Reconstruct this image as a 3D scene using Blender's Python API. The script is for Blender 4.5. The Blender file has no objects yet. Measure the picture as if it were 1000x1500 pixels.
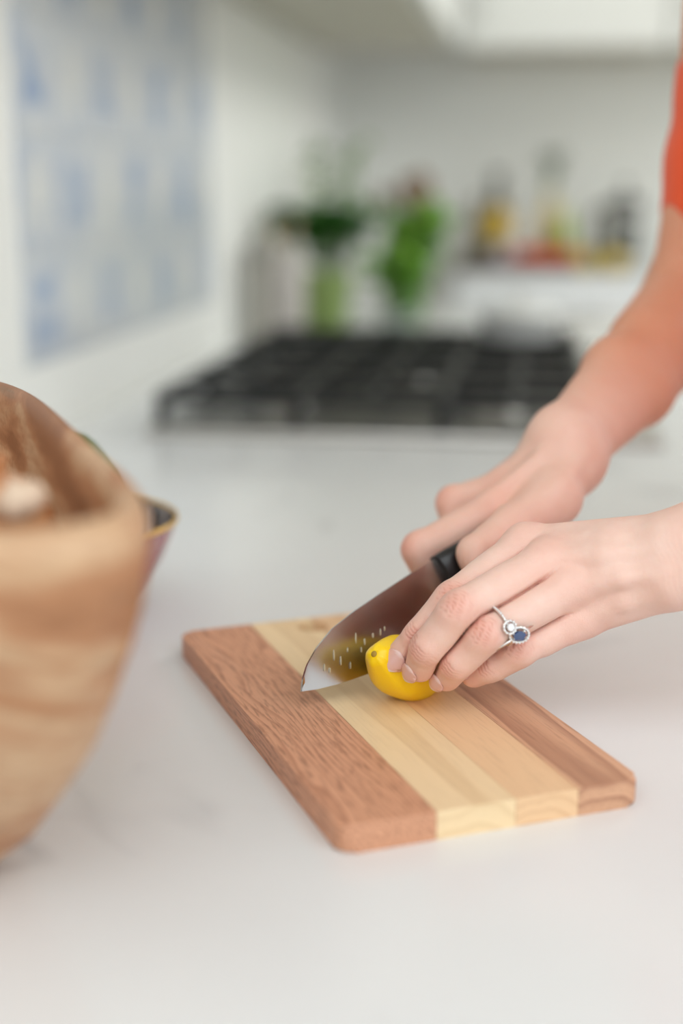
import bpy, bmesh, math, random
import numpy as np
from math import radians, sin, cos, pi, sqrt, atan2
from mathutils import Vector, Matrix
import openvdb as vdb

S = bpy.context.scene
COL = S.collection
# ------------------------------------------------------------------ camera
# worktop surface is z = 0; the tiled wall runs along y; floor at -0.91
FPX = 1000 * 50 / 24.0
CAM = Vector((0, 0, .294))
YAW, PITCH = radians(8.0), radians(13.183)
FW = Vector((-sin(YAW) * cos(PITCH), cos(YAW) * cos(PITCH), -sin(PITCH)))
RT = Vector((cos(YAW), sin(YAW), 0))
UP = RT.cross(FW)
cam_data = bpy.data.cameras.new('camera')
cam = bpy.data.objects.new('camera', cam_data)
COL.objects.link(cam)
cam.location = CAM
cam.rotation_euler = (pi / 2 - PITCH, 0, YAW)
cam_data.sensor_fit = 'HORIZONTAL'
cam_data.sensor_width = 24
cam_data.lens = 50
cam_data.clip_start = .02
cam_data.dof.use_dof = True
cam_data.dof.focus_distance = .757
cam_data.dof.aperture_fstop = 2.0
cam_data.dof.aperture_blades = 0
S.camera = cam
# ------------------------------------------------------------------ light
world = bpy.data.worlds.new('world'); S.world = world
world.use_nodes = True
bg = world.node_tree.nodes['Background']
bg.inputs[0].default_value = (.90, .965, 1, 1)
bg.inputs[1].default_value = 1.13


def area(name, loc, target, sx, sy, power, color=(1, 1, 1)):
    l = bpy.data.lights.new(name, 'AREA'); l.shape = 'RECTANGLE'
    l.size, l.size_y, l.energy, l.color = sx, sy, power, color
    o = bpy.data.objects.new(name, l); COL.objects.link(o)
    o.location = loc
    o.rotation_euler = (Vector(target) - Vector(loc)).to_track_quat('-Z', 'Y').to_euler()
    return o


area('window_light', (1.1, -.9, 1.9), (-.1, 1.0, .0), 2.4, 1.8, 30, (.95, .985, 1))
area('side_window_light', (-.9, -1.4, 1.5), (0, 1.2, .1), 1.4, 1.4, 18, (.97, .985, 1))
area('back_fill_light', (1.1, 2.7, 1.54), (-.5, 2.8, .3), 1.4, 1.0, 34, (1, .995, .98))  # added fill to brighten the left wall and back, not a room fitting
S.view_settings.view_transform = 'Standard'
S.view_settings.look = 'None'
S.view_settings.exposure = 0.0
S.view_settings.gamma = 1
S.view_settings.use_curve_mapping = False
S.cycles.max_bounces = 8
S.cycles.caustics_reflective = False
S.cycles.caustics_refractive = False


# ------------------------------------------------------------------ helpers
def cc(px, py, Z):           # pixel and depth -> camera-space point
    return np.array([(px - 500) / FPX * Z, -(py - 750) / FPX * Z, -Z])


CM = np.array([[RT.x, UP.x, -FW.x], [RT.y, UP.y, -FW.y], [RT.z, UP.z, -FW.z]])


def c2w(p):
    return (np.asarray(p) @ CM.T) + np.array(CAM)


def at(px, py, Z):
    return Vector(c2w(cc(px, py, Z)))


def lin(c):
    return tuple(((x / 255) / 12.92 if x / 255 <= .04045 else ((x / 255 + .055) / 1.055) ** 2.4) for x in c)


class NT:
    def __init__(s, name):
        s.m = bpy.data.materials.new(name); s.m.use_nodes = True
        s.t = s.m.node_tree
        s.b = s.t.nodes['Principled BSDF']

    def n(s, typ, ins=None, **kw):
        nd = s.t.nodes.new(typ)
        for k, v in kw.items():
            setattr(nd, k, v)
        for k, v in (ins or {}).items():
            if isinstance(v, bpy.types.NodeSocket):
                s.t.links.new(v, nd.inputs[k])
            else:
                nd.inputs[k].default_value = v
        return nd

    def math(s, op, a, b=None, c=None):
        ins = {0: a}
        if b is not None: ins[1] = b
        if c is not None: ins[2] = c
        return s.n('ShaderNodeMath', ins, operation=op).outputs[0]

    def mix(s, f, a, b, bt='MIX'):
        nd = s.n('ShaderNodeMix', None, data_type='RGBA', blend_type=bt)
        for idx, v in ((0, f), (6, a), (7, b)):
            if isinstance(v, bpy.types.NodeSocket): s.t.links.new(v, nd.inputs[idx])
            else: nd.inputs[idx].default_value = v if idx == 0 else (tuple(v) + (1,))[:4]
        return nd.outputs[2]

    def ramp(s, f, stops):
        nd = s.n('ShaderNodeValToRGB', {0: f})
        e = nd.color_ramp.elements
        while len(e) < len(stops): e.new(.5)
        for el, (p, c) in zip(e, stops):
            el.position = p
            el.color = (tuple(c) + (1,))[:4] if not isinstance(c, (int, float)) else (c, c, c, 1)
        return nd.outputs[0]

    def obj(s, scale=(1, 1, 1), rot=(0, 0, 0), loc=(0, 0, 0)):
        tc = s.n('ShaderNodeTexCoord')
        mp = s.n('ShaderNodeMapping', {0: tc.outputs['Object'], 1: loc, 2: rot, 3: scale})
        return mp.outputs[0]

    def noise(s, v, scale, detail=3, rough=.5, dist=0):
        nd = s.n('ShaderNodeTexNoise', {'Vector': v, 'Scale': scale, 'Detail': detail, 'Roughness': rough, 'Distortion': dist})
        return nd.outputs[0]

    def set(s, **kw):
        for k, v in kw.items():
            k = k.replace('_', ' ')
            if isinstance(v, bpy.types.NodeSocket): s.t.links.new(v, s.b.inputs[k])
            else:
                s.b.inputs[k].default_value = (tuple(v) + (1,))[:4] if k in ('Base Color', 'Coat Tint', 'Specular Tint', 'Emission Color') else v
        return s

    def bump(s, h, strength, dist):
        nd = s.n('ShaderNodeBump', {'Height': h, 'Strength': strength, 'Distance': dist})
        s.t.links.new(nd.outputs[0], s.b.inputs['Normal'])
        return s


def plain(name, rgb, rough=.5, metal=0, var=.06, scale=20, **kw):
    t = NT(name)
    c = lin(rgb)
    n = t.noise(t.obj(), scale, 3)
    t.set(Base_Color=t.mix(n, [x * (1 - var) for x in c], [min(1, x * (1 + var)) for x in c]), Roughness=rough, Metallic=metal, **kw)
    return t.m


def link(name, me, mat=None, parent=None, smooth=True, loc=None):
    o = bpy.data.objects.new(name, me); COL.objects.link(o)
    if mat is not None and not me.materials: me.materials.append(mat)
    if parent is not None: o.parent = parent
    if loc is not None: o.location = loc
    if smooth:
        me.polygons.foreach_set('use_smooth', [True] * len(me.polygons))
    return o


def tag(o, label=None, cat=None, group=None, kind=None):
    for k, v in (('label', label), ('category', cat), ('group', group), ('kind', kind)):
        if v: o[k] = v
    return o


def thing(name, loc, label, cat, group=None, rz=0):
    o = bpy.data.objects.new(name, None); COL.objects.link(o)
    o.location = loc; o.rotation_euler = (0, 0, rz); o.empty_display_size = .02
    return tag(o, label, cat, group)


def mesh_of(bm, name='m'):
    me = bpy.data.meshes.new(name); bm.normal_update(); bm.to_mesh(me); bm.free(); return me


def box_bm(lo, hi, bev=0, seg=2, bm=None):
    new = bmesh.new()
    vs = [new.verts.new((x, y, z)) for x in (lo[0], hi[0]) for y in (lo[1], hi[1]) for z in (lo[2], hi[2])]
    for f in ((0, 1, 3, 2), (4, 6, 7, 5), (0, 4, 5, 1), (2, 3, 7, 6), (0, 2, 6, 4), (1, 5, 7, 3)):
        new.faces.new([vs[i] for i in f])
    if bev: bmesh.ops.bevel(new, geom=new.edges[:], offset=bev, segments=seg, affect='EDGES', profile=.5)
    if bm is None: return new
    me = mesh_of(new); bm.from_mesh(me); bpy.data.meshes.remove(me)
    return bm


def box(name, lo, hi, mat, parent=None, bev=.002, seg=2, smooth=False):
    return link(name, mesh_of(box_bm(lo, hi, bev, seg)), mat, parent, smooth)


def lathe_me(prof, n=40, cap=True):
    """prof: list of (r, z) going outside bottom -> wherever."""
    bm = bmesh.new(); rings = []
    for r, z in prof:
        if r < 1e-6: rings.append([bm.verts.new((0, 0, z))])
        else: rings.append([bm.verts.new((r * cos(2 * pi * i / n), r * sin(2 * pi * i / n), z)) for i in range(n)])
    for a, b in zip(rings, rings[1:]):
        for i in range(n):
            j = (i + 1) % n
            q = [a[i % len(a)], a[j % len(a)], b[j % len(b)], b[i % len(b)]]
            q = [v for k, v in enumerate(q) if v not in q[:k]]
            if len(q) > 2: bm.faces.new(q)
    bmesh.ops.recalc_face_normals(bm, faces=bm.faces[:])
    return mesh_of(bm)


def lathe(name, prof, mat, parent=None, n=40, loc=None):
    return link(name, lathe_me(prof, n), mat, parent, True, loc)


def tube_me(pts, r, n=10, closed=False, flat=1.0, up=(0, 0, 1)):
    """sweep an ellipse (r wide, r*flat thick) along pts; r may be a list."""
    P = [Vector(p) for p in pts]; N = len(P); bm = bmesh.new(); rings = []
    rr = r if isinstance(r, (list, tuple)) else [r] * N
    for i, p in enumerate(P):
        a = P[(i - 1) % N] if (closed or i) else P[0]; b = P[(i + 1) % N] if (closed or i < N - 1) else P[-1]
        t = (b - a).normalized(); u = Vector(up)
        s = t.cross(u)
        if s.length < 1e-4: s = t.cross(Vector((1, 0, 0)))
        s.normalize(); w = s.cross(t).normalized()
        rings.append([bm.verts.new(p + s * (rr[i] * cos(2 * pi * k / n)) + w * (rr[i] * flat * sin(2 * pi * k / n))) for k in range(n)])
    M = N if closed else N - 1
    for i in range(M):
        A, B = rings[i], rings[(i + 1) % N]
        for k in range(n): bm.faces.new((A[k], A[(k + 1) % n], B[(k + 1) % n], B[k]))
    if not closed:
        bm.faces.new(rings[0][::-1]); bm.faces.new(rings[-1])
    bmesh.ops.recalc_face_normals(bm, faces=bm.faces[:])
    return mesh_of(bm)


# ------------------------------------------------------------------ signed-distance modelling
class Field:
    """dense signed-distance grid in camera-axis coordinates (or any local frame)"""

    def __init__(s, lo, hi, v):
        s.lo = np.array(lo, float); s.v = v
        s.ax = [np.arange(lo[i], hi[i], v, dtype=np.float32) for i in range(3)]
        s.shape = tuple(len(a) for a in s.ax)

    def empty(s): return np.full(s.shape, .05, np.float32)

    def sl(s, a, b, m):
        out = []
        for i in range(3):
            l, h = min(a[i], b[i]) - m, max(a[i], b[i]) + m
            i0 = int(max(0, (l - s.lo[i]) / s.v)); i1 = int(min(s.shape[i], (h - s.lo[i]) / s.v + 2))
            out.append(slice(i0, max(i0, i1)))
        return tuple(out)

    def cap(s, D, a, b, ra, rb, k=.004, flat=None, margin=.02):
        a = np.array(a, np.float32); b = np.array(b, np.float32)
        q = s.sl(a, b, max(ra, rb) + margin)
        if any(x.stop <= x.start for x in q): return
        X = s.ax[0][q[0]][:, None, None] - a[0]; Y = s.ax[1][q[1]][None, :, None] - a[1]; Z = s.ax[2][q[2]][None, None, :] - a[2]
        ab = b - a; L = float(ab @ ab)
        if L > 1e-12:
            t = np.clip((X * ab[0] + Y * ab[1] + Z * ab[2]) / L, 0, 1)
            dx, dy, dz = X - t * ab[0], Y - t * ab[1], Z - t * ab[2]
        else:
            t = 0; dx, dy, dz = X, Y, Z
        d2 = dx * dx + dy * dy + dz * dz
        if flat is not None:
            nrm, f = flat; nrm = np.array(nrm) / np.linalg.norm(nrm)
            dn = dx * nrm[0] + dy * nrm[1] + dz * nrm[2]
            d2 = d2 + (f * f - 1) * dn * dn
        d = np.sqrt(d2) - (ra + t * (rb - ra))
        s.smin(D, q, d, k)

    def smin(s, D, q, d, k):
        o = D[q]
        h = np.clip(k - np.abs(o - d), 0, None) / k
        D[q] = np.minimum(o, d) - h * h * (k * .25)

    def merge(s, A, B, k):
        h = np.clip(k - np.abs(A - B), 0, None) / k
        return np.minimum(A, B) - h * h * (k * .25)

    def mesh(s, D):
        g = vdb.FloatGrid(); g.copyFromArray(D.astype(np.float32), tolerance=0.0)
        g.background = .05
        g.transform = vdb.createLinearTransform(voxelSize=s.v)
        P, Q = g.convertToQuads(isovalue=0.0)
        P = np.array(P, float) + s.lo
        return P, np.array(Q)


def vnormals(P, Q):
    a, b, c, d = (P[Q[:, i]] for i in range(4))
    n = np.cross(c - a, d - b)
    N = np.zeros_like(P)
    for i in range(4): np.add.at(N, Q[:, i], n)
    return N / (np.linalg.norm(N, axis=1, keepdims=True) + 1e-12)


def relax(P, Q, it=2, lam=.5):
    for _ in range(it):
        A = np.zeros_like(P); C = np.zeros(len(P))
        for i in range(4):
            j = (i + 1) % 4
            np.add.at(A, Q[:, i], P[Q[:, j]]); np.add.at(C, Q[:, i], 1)
            np.add.at(A, Q[:, j], P[Q[:, i]]); np.add.at(C, Q[:, j], 1)
        P = P + lam * (A / C[:, None].clip(1) - P)
    return P


def me_from(P, Q, attr=None):
    me = bpy.data.meshes.new('m')
    me.from_pydata(P.tolist(), [], Q.tolist())
    if attr is not None:
        at_ = me.color_attributes.new('tint', 'FLOAT_COLOR', 'POINT')
        at_.data.foreach_set('color', np.concatenate([attr, np.ones((len(P), 1))], 1).astype(np.float32).ravel())
    me.update()
    return me


def unit(v):
    v = np.array(v, float); return v / np.linalg.norm(v)


# ------------------------------------------------------------------ materials of the room
M = {}
M['wall'] = plain('warm_white_paint', (238, 239, 234), .6, var=.012)
M['ceil'] = plain('ceiling_paint', (215, 214, 206), .8, var=.01)
M['cab'] = plain('cabinet_white', (226, 228, 224), .35, var=.01)
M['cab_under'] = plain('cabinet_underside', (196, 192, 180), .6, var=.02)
M['steel'] = plain('stainless', (205, 203, 198), .28, 1, var=.03)
M['iron'] = plain('cast_iron', (22, 24, 24), .45, var=.2, scale=60)
M['black'] = plain('black_enamel', (30, 31, 32), .25, var=.1)
M['pan'] = plain('dark_steel_pan', (150, 150, 145), .32, .8)
M['chrome'] = plain('brushed_nickel', (190, 188, 182), .3, 1)


def quartz():
    t = NT('white_quartz')
    v = t.obj()
    n1 = t.noise(v, 2.2, 4, .6, .6)
    vein = t.math('SUBTRACT', 1.0, t.math('MULTIPLY', t.math('ABSOLUTE', t.math('SUBTRACT', n1, .5)), 60))
    vein = t.n('ShaderNodeClamp', {0: vein}).outputs[0]
    gate = t.ramp(t.noise(v, 4.3, 3), [(.52, 0), (.62, 1)])
    f = t.math('MULTIPLY', t.math('MULTIPLY', vein, gate), .42)
    cloud = t.noise(v, 7, 4)
    base = t.mix(cloud, lin((226, 228, 229)), lin((234, 236, 236)))
    t.set(Base_Color=t.mix(f, base, lin((168, 168, 172))), Roughness=.2)
    t.b.inputs['Specular IOR Level'].default_value = .5
    return t.m


M['quartz'] = quartz()


def oak_floor():
    t = NT('pale_oak_floor')
    v = t.obj((6, .8, 1))
    t.set(Base_Color=t.mix(t.noise(v, 6, 5), lin((190, 165, 135)), lin((215, 195, 165))), Roughness=.4)
    return t.m


# ------------------------------------------------------------------ the room
def struct(name, lo, hi, mat, bev=0):
    return tag(box(name, lo, hi, mat, None, bev), kind='structure')


wall_left = struct('wall_left', (-.675, -1.2, -.91), (-.563, 4.12, 1.55), M['wall'])
struct('wall_back', (-.675, 4.0, -.91), (3.0, 4.12, 1.55), M['wall'])
floor = struct('floor', (-.675, -4.0, -.96), (5.0, 4.12, -.91), M['wall'])
struct('ceiling', (-.675, .2, 1.55), (3.0, 4.12, 1.62), M['ceil'])
# floor boards
fb = plain('pale_oak', (205, 182, 150), .4, var=.12, scale=4)
floor.data.materials.clear(); floor.data.materials.append(fb)
pl = mesh_of(box_bm((-.089, -.9, 0), (.089, .9, .008), .002, 1))
pl.materials.append(oak_floor())
for i in range(19):
    for j in range(4):
        x = -.55 + i * .18; y = -2.1 + j * 1.81 + (.6 if i % 2 else 0)
        if y > 3.2: continue
        link('floorboard', pl, None, floor, False, (x + .06, y, -.91))


# blue and white wall tiles
def tile_mat(kind):
    t = NT('painted_tile_' + ('a' if kind else 'b'))
    tc = t.n('ShaderNodeTexCoord').outputs['Object']
    sx = t.n('ShaderNodeSeparateXYZ', {0: tc})
    y, z = t.math('MULTIPLY', sx.outputs[1], 1 / .062), t.math('MULTIPLY', sx.outputs[2], 1 / .062)
    ay, az = t.math('ABSOLUTE', y), t.math('ABSOLUTE', z)
    info = t.n('ShaderNodeObjectInfo')
    r = t.math('SQRT', t.math('ADD', t.math('POWER', y, 2), t.math('POWER', t.math('MULTIPLY', z, .8), 2)))
    ang = t.math('ARCTAN2', z, y)
    if kind:  # white pointed medallion on a blue ground
        s = t.math('ADD', t.math('MULTIPLY', ay, 1.7), t.math('MULTIPLY', az, .72))
        petal = t.math('ADD', s, t.math('MULTIPLY', t.math('COSINE', t.math('MULTIPLY', ang, 8)), .08))
        m = t.ramp(petal, [(.0, .0), (.62, 0), (.78, .55), (.88, .7), (1, .42)])
    else:     # blue star over pale lattice
        lat = t.math('ADD', t.math('MULTIPLY', r, .9), t.math('MULTIPLY', t.math('COSINE', t.math('MULTIPLY', ang, 4)), .16))
        m = t.ramp(lat, [(0, 1), (.35, .95), (.55, .55), (.8, .4), (1, .42)])
    wash = t.noise(t.n('ShaderNodeVectorMath', {0: tc, 1: info.outputs['Location']}, operation='ADD').outputs[0], 22, 3)
    big = t.n('ShaderNodeMapRange', {0: info.outputs['Random'], 1: 0.0, 2: 1.0, 3: .55, 4: 1.0}).outputs[0]
    m2 = t.math('MULTIPLY', t.math('MULTIPLY', m, big), t.n('ShaderNodeMapRange', {0: wash, 1: .3, 2: .7, 3: .5, 4: 1.25}).outputs[0])
    t.set(Base_Color=t.mix(m2, lin((224, 225, 220)), lin((138, 163, 200))), Roughness=.25)
    return t.m


TA, TB = tile_mat(1), tile_mat(0)
ty, tz = .130, .1275
for kind in (0, 1):
    me = mesh_of(box_bm((-.004, -ty / 2 + .0004, -tz / 2 + .0004), (.004, ty / 2 - .0004, tz / 2 - .0004), .0006, 1))
    me.materials.append(TA if kind else TB)
    for i in range(7):
        for j in range(4):
            if (i + j) % 2 == kind:
                link('tile', me, None, wall_left, False, (-.5648, 1.50 + (i + .5) * ty, .088 + (j + .5) * tz))

# worktop: run along the tiled wall and return along the back wall
bm = box_bm((-.563, .12, -.03), (.22, 4.0, 0), .003, 2)
box_bm((.2205, 3.36, -.03), (2.2, 4.0, 0), .003, 2, bm)
tag(link('worktop', mesh_of(bm), M['quartz'], None, False), 'white quartz worktop with faint grey veins under the cutting board', 'worktop')
# raised ledge at the back
tag(box('stone_ledge', (-.215, 3.5, .0), (1.6, 4.0, .068), M['quartz'], None, .004), 'raised white stone ledge carrying the bottles and jars', 'ledge')


def handle_me():
    return tube_me([(0, 0, 0), (0, -.028, .0), (0, -.034, .008), (0, -.034, .112), (0, -.028, .12), (0, 0, .12)], .004, 8, up=(1, 0, 0))


HME = handle_me(); HME.materials.append(M['chrome'])


def cabinet(name, lo, hi, face, label, group, under=False):
    """face '+x' or '-y': side carrying the door"""
    t = thing(name, (lo[0], lo[1], lo[2]), label, 'cabinet', group)
    w = [hi[i] - lo[i] for i in range(3)]
    box('body', (0, 0, 0.0), (w[0] - (.02 if face == '+x' else 0), w[1], w[2]), M['cab'], t, .001, 1)
    if face == '-y':
        bpy.data.objects.remove(t.children[0], do_unlink=True)
        box('body', (0, .02, 0), (w[0], w[1], w[2]), M['cab'], t, .001, 1)
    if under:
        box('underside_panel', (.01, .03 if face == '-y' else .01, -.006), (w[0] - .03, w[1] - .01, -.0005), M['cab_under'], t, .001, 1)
    g = .002
    if face == '+x':
        bm = box_bm((w[0] - .019, g, g), (w[0], w[1] - g, w[2] - g), .0015, 1)
        d = link('door', mesh_of(bm), M['cab'], t, False)
        bmp = box_bm((w[0] - .002, .06, .06), (w[0] + .003, w[1] - .06, w[2] - .06), .0025, 1)
        link('door_panel', mesh_of(bmp), M['cab'], d, False)
        h = link('handle', HME, None, d, True, (w[0], .035, .06 if under else w[2] - .2)); h.rotation_euler = (0, 0, pi / 2)
    else:
        d = link('door', mesh_of(box_bm((g, 0, g), (w[0] - g, .019, w[2] - g), .0015, 1)), M['cab'], t, False)
        link('door_panel', mesh_of(box_bm((.06, -.003, .06), (w[0] - .06, .002, w[2] - .06), .0025, 1)), M['cab'], d, False)
        h = link('handle', HME, None, d, True, (.035, 0, .06 if under else w[2] - .2))
    return t


names = ['nearest to the tiled panel', 'in the middle of the run', 'at the far corner']
for i in range(3):
    y0 = 1.35 + i * .766
    cabinet('upper_cabinet', (-.561, y0, .606), (-.22, y0 + .764, 1.5), '+x',
            'white upper cabinet on the tiled wall, ' + names[i], 'upper cabinets on the tiled wall', True)
bn = ['beside the corner', 'second from the corner', 'third from the corner', 'at the far right end']
for i in range(4):
    x0 = -.215 + i * .5
    cabinet('upper_cabinet', (x0, 3.655, .606), (x0 + .498, 3.998, 1.5), '-y',
            'white upper cabinet on the back wall, ' + bn[i], 'upper cabinets on the back wall', True)
ln = ['under the wooden bowl end of the worktop', 'under the cutting board', 'just before the cooktop', 'under the cooktop', 'under the herb pots']
for i in range(5):
    y0 = .15 + i * .64
    cabinet('base_cabinet', (-.561, y0, -.9), (.19, y0 + .638, -.031), '+x',
            'white base cabinet ' + ln[i], 'base cabinets along the tiled wall')
for i in range(3):
    x0 = .225 + i * .6
    cabinet('base_cabinet', (x0, 3.4, -.9), (x0 + .598, 3.998, -.031), '-y',
            'white base cabinet under the back worktop, ' + ['next to the corner', 'second from the corner', 'at the right end'][i], 'base cabinets along the back wall')

# ------------------------------------------------------------------ gas cooktop
ck = thing('gas_cooktop', (-.46, 1.60, 0), 'black and steel gas cooktop with cast iron grates set in the worktop', 'cooktop')
CW, CL = .60, .80
tray = box('tray', (0, 0, .0), (CW, CL, .009), M['steel'], ck, .003, 2)
box('spill_pan', (.006, .006, .0092), (CW - .075, CL - .006, .0115), M['pan'], ck, .001, 1)
burn = [(.13, .14), (.13, .66), (.40, .14), (.40, .66), (.27, .40)]
bme = lathe_me([(.052, 0), (.052, .006), (.040, .008), (.040, .016), (.03, .018), (0, .018)], 28); bme.materials.append(M['pan'])
cme = lathe_me([(.030, 0), (.038, .001), (.038, .006), (.034, .009), (0, .010)], 28); cme.materials.append(M['iron'])
for x, y in burn:
    b = link('burner', bme, None, ck, True, (x, y, .0116))
    link('burner_cap', cme, None, b, True, (0, 0, .0182))
kme = lathe_me([(.021, 0), (.021, .004), (.017, .006), (.015, .026), (.013, .028), (0, .028)], 24); kme.materials.append(M['black'])
for i in range(5):
    link('knob', kme, None, ck, True, (CW - .045, .16 + i * .12, .0092))
GT = .050


def bar_me(L, axis, taper=0):
    h = .0065
    lo = [0, 0, 0]; hi = [0, 0, 0]
    lo[axis] = 0; hi[axis] = L; lo[1 - axis] = -h; hi[1 - axis] = h; lo[2] = -.013; hi[2] = 0
    me = mesh_of(box_bm(lo, hi, .002, 1)); me.materials.append(M['iron']); return me


gl = (CL - .012) / 3
GW = CW - .095
long_x, long_y = bar_me(GW, 0), bar_me(gl - .006, 1)
short_x, short_y = bar_me(GW * .34, 0), bar_me(gl * .33, 1)
foot = mesh_of(box_bm((-.007, -.007, 0), (.007, .007, GT - .0135 - .0116), .002, 1)); foot.materials.append(M['iron'])
for g in range(3):
    y0 = .006 + g * gl + .003
    gr = bpy.data.objects.new('grate', long_x); COL.objects.link(gr); gr.parent = ck; gr.location = (.012, y0 + .0065, GT)
    yy = gl - .006
    P = lambda n, me, x, y, z=0: link(n, me, None, gr, False, (x, y, z))
    P('bar', long_x, 0, yy - .013)
    for fx in (.0065, GW / 3, 2 * GW / 3, GW - .0065): P('bar', long_y, fx, -.0065)
    P('bar', long_x, 0, yy / 2 - .0065)
    for k in (GW / 6, GW / 2, GW * 5 / 6):
        P('bar', short_y, k, 0); P('bar', short_y, k, yy - .013 - gl * .33)
    for fx in (.007, GW / 3, 2 * GW / 3, GW - .007):
        for fy in (0, yy - .013): P('foot', foot, fx, fy, -(GT - .0116))
# small stainless lidded pan and a spoon rest on the cooktop's far right
pan = thing('saucepan', (-.02, 2.24, GT + .001), 'small pale enamel saucepan with a lid at the back right of the cooktop', 'pan')
pan.location = (-.035, 2.26, GT + .0005)
lathe('pan_body', [(0, 0), (.058, 0), (.062, .004), (.062, .038), (.064, .039), (.060, .039), (.060, .005), (0, .004)], M['cab'], pan, 40)
lathe('lid', [(.063, .0395), (.063, .0415), (.045, .049), (.012, .054), (0, .054)], M['cab'], pan, 40)
lathe('lid_knob', [(.004, .054), (.004, .06), (.011, .064), (.011, .069), (0, .071)], M['steel'], pan, 20)
link('pan_handle', tube_me([(.060, -.0, .032), (.09, -.02, .038), (.15, -.05, .044)], [.006, .007, .008], 10, flat=.5), M['steel'], pan)

# ------------------------------------------------------------------ plants and things at the back
leafy = {}


def leaf_mat(name, c1, c2):
    t = NT(name)
    r = t.n('ShaderNodeObjectInfo').outputs['Random']
    t.set(Base_Color=t.mix(r, lin(c1), lin(c2)), Roughness=.4)
    t.b.inputs['Subsurface Weight'].default_value = .15
    t.b.inputs['Subsurface Radius'].default_value = (.5, 1, .2)
    t.b.inputs['Subsurface Scale'].default_value = .004
    return t.m


def leaf_me(L, W, mat, curl=.3):
    bm = bmesh.new(); rows = []
    for i in range(6):
        u = i / 5; w = W / 2 * sin(pi * min(1, u * .92 + .05)) ** .8 if u < 1 else .0005
        z = curl * L * (u * (1 - u) * 1.2 - u * u * .5)
        rows.append([bm.verts.new((-w, u * L, z + w * .35)), bm.verts.new((0, u * L, z)), bm.verts.new((w, u * L, z + w * .35))])
    for a, b in zip(rows, rows[1:]):
        for k in (0, 1): bm.faces.new((a[k], a[k + 1], b[k + 1], b[k]))
    me = mesh_of(bm); me.materials.append(mat); return me


LD = leaf_mat('dark_basil_leaf', (32, 92, 26), (66, 130, 40))
LB = leaf_mat('bright_leaf', (96, 160, 40), (140, 190, 66))
LP = leaf_mat('pale_sprig_leaf', (120, 155, 88), (165, 190, 130))
LO = leaf_mat('olive_leaf', (70, 92, 66), (105, 124, 92))
stem_m = plain('green_stem', (95, 130, 60), .5)


def foliage(t, leaves, stems, H, R, me, seed, z0=0, lean=(0, 0), spread=1):
    rnd = random.Random(seed)
    bm = bmesh.new(); spots = []
    for s_ in range(stems):
        a = rnd.uniform(0, 2 * pi); rr = R * sqrt(rnd.random()) * spread; h = H * rnd.uniform(.65, 1)
        p0 = Vector((cos(a) * rr * .3, sin(a) * rr * .3, z0)); p1 = Vector((cos(a) * rr + lean[0], sin(a) * rr + lean[1], z0 + h))
        pts = [p0.lerp(p1, k / 4) + Vector((0, 0, .02 * sin(pi * k / 4))) for k in range(5)]
        m2 = tube_me(pts, [.0016] * 4 + [.0008], 5); bm.from_mesh(m2); bpy.data.meshes.remove(m2)
        spots.append(pts)
    st = link('stem', mesh_of(bm), stem_m, t)
    for i in range(leaves):
        pts = spots[i % stems]; u = .3 + .7 * rnd.random() if i >= stems else 1
        k = min(3, int(u * 4)); p = pts[k].lerp(pts[k + 1], u * 4 - k)
        o = link('leaf', me, None, t, True, p)
        o.rotation_euler = (rnd.uniform(-.3, .7), rnd.uniform(-.4, .4), rnd.uniform(0, 2 * pi))
        s = rnd.uniform(.7, 1.15); o.scale = (s, s, s)


def planter(name, loc, label, potc, r, h, rough=.35):
    t = thing(name, loc, label, 'plant', None)
    lathe('pot', [(0, 0), (r * .74, 0), (r * .78, .004), (r, h * .9), (r * 1.04, h * .92), (r * 1.04, h), (r * .94, h), (r * .92, h * .86), (0, h * .86)], plain('pot_glaze_' + name, potc, rough, var=.05), t, 36)
    lathe('soil', [(r * .91, h * .862), (r * .5, h * .885), (0, h * .89)], plain('soil_' + name, (60, 45, 35), .9), t, 24)
    return t


p = planter('potted_basil', (-.435, 2.83, 0), 'dark leafy basil in a pale lime green pot behind the cooktop', (152, 176, 104), .060, .115)
foliage(p, 150, 22, .10, .088, leaf_me(.056, .042, LD), 3, .13)
p = planter('potted_herb', (-.285, 3.03, 0), 'bright green bushy herb in a small green pot beside the basil', (92, 132, 72), .042, .08)
foliage(p, 150, 24, .165, .070, leaf_me(.052, .034, LB), 5, .07)
p = planter('potted_parsley', (-.275, 2.71, 0), 'low bright green parsley in a tiny grey pot against the cooktop', (150, 160, 150), .032, .05)
foliage(p, 90, 16, .11, .066, leaf_me(.044, .030, LB), 8, .04)
t = thing('glass_vase', (-.455, 3.10, 0), 'pale green eucalyptus sprigs standing tall in a clear glass vase', 'vase')
glass = NT('clear_glass'); glass.set(Base_Color=(.93, .97, .94), Roughness=.03, Transmission_Weight=.9, IOR=1.3)
lathe('glass_body', [(0, 0), (.032, 0), (.036, .01), (.03, .12), (.036, .17), (.033, .17), (.027, .12), (.032, .012), (0, .01)], glass.m, t, 32)
foliage(t, 80, 10, .36, .06, leaf_me(.044, .028, LP), 11, .02)
t = thing('brown_vase', (-.315, 3.36, 0), 'dark brown vase of russet dried flowers behind the herbs', 'vase')
lathe('vase_body', [(0, 0), (.04, 0), (.058, .05), (.05, .11), (.026, .15), (.03, .17), (.024, .17), (.02, .15), (0, .14)], plain('brown_glaze', (92, 70, 52), .4), t, 32)
rnd = random.Random(2)
fm = plain('russet_flower', (132, 104, 80), .8, var=.25, scale=90)
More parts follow.
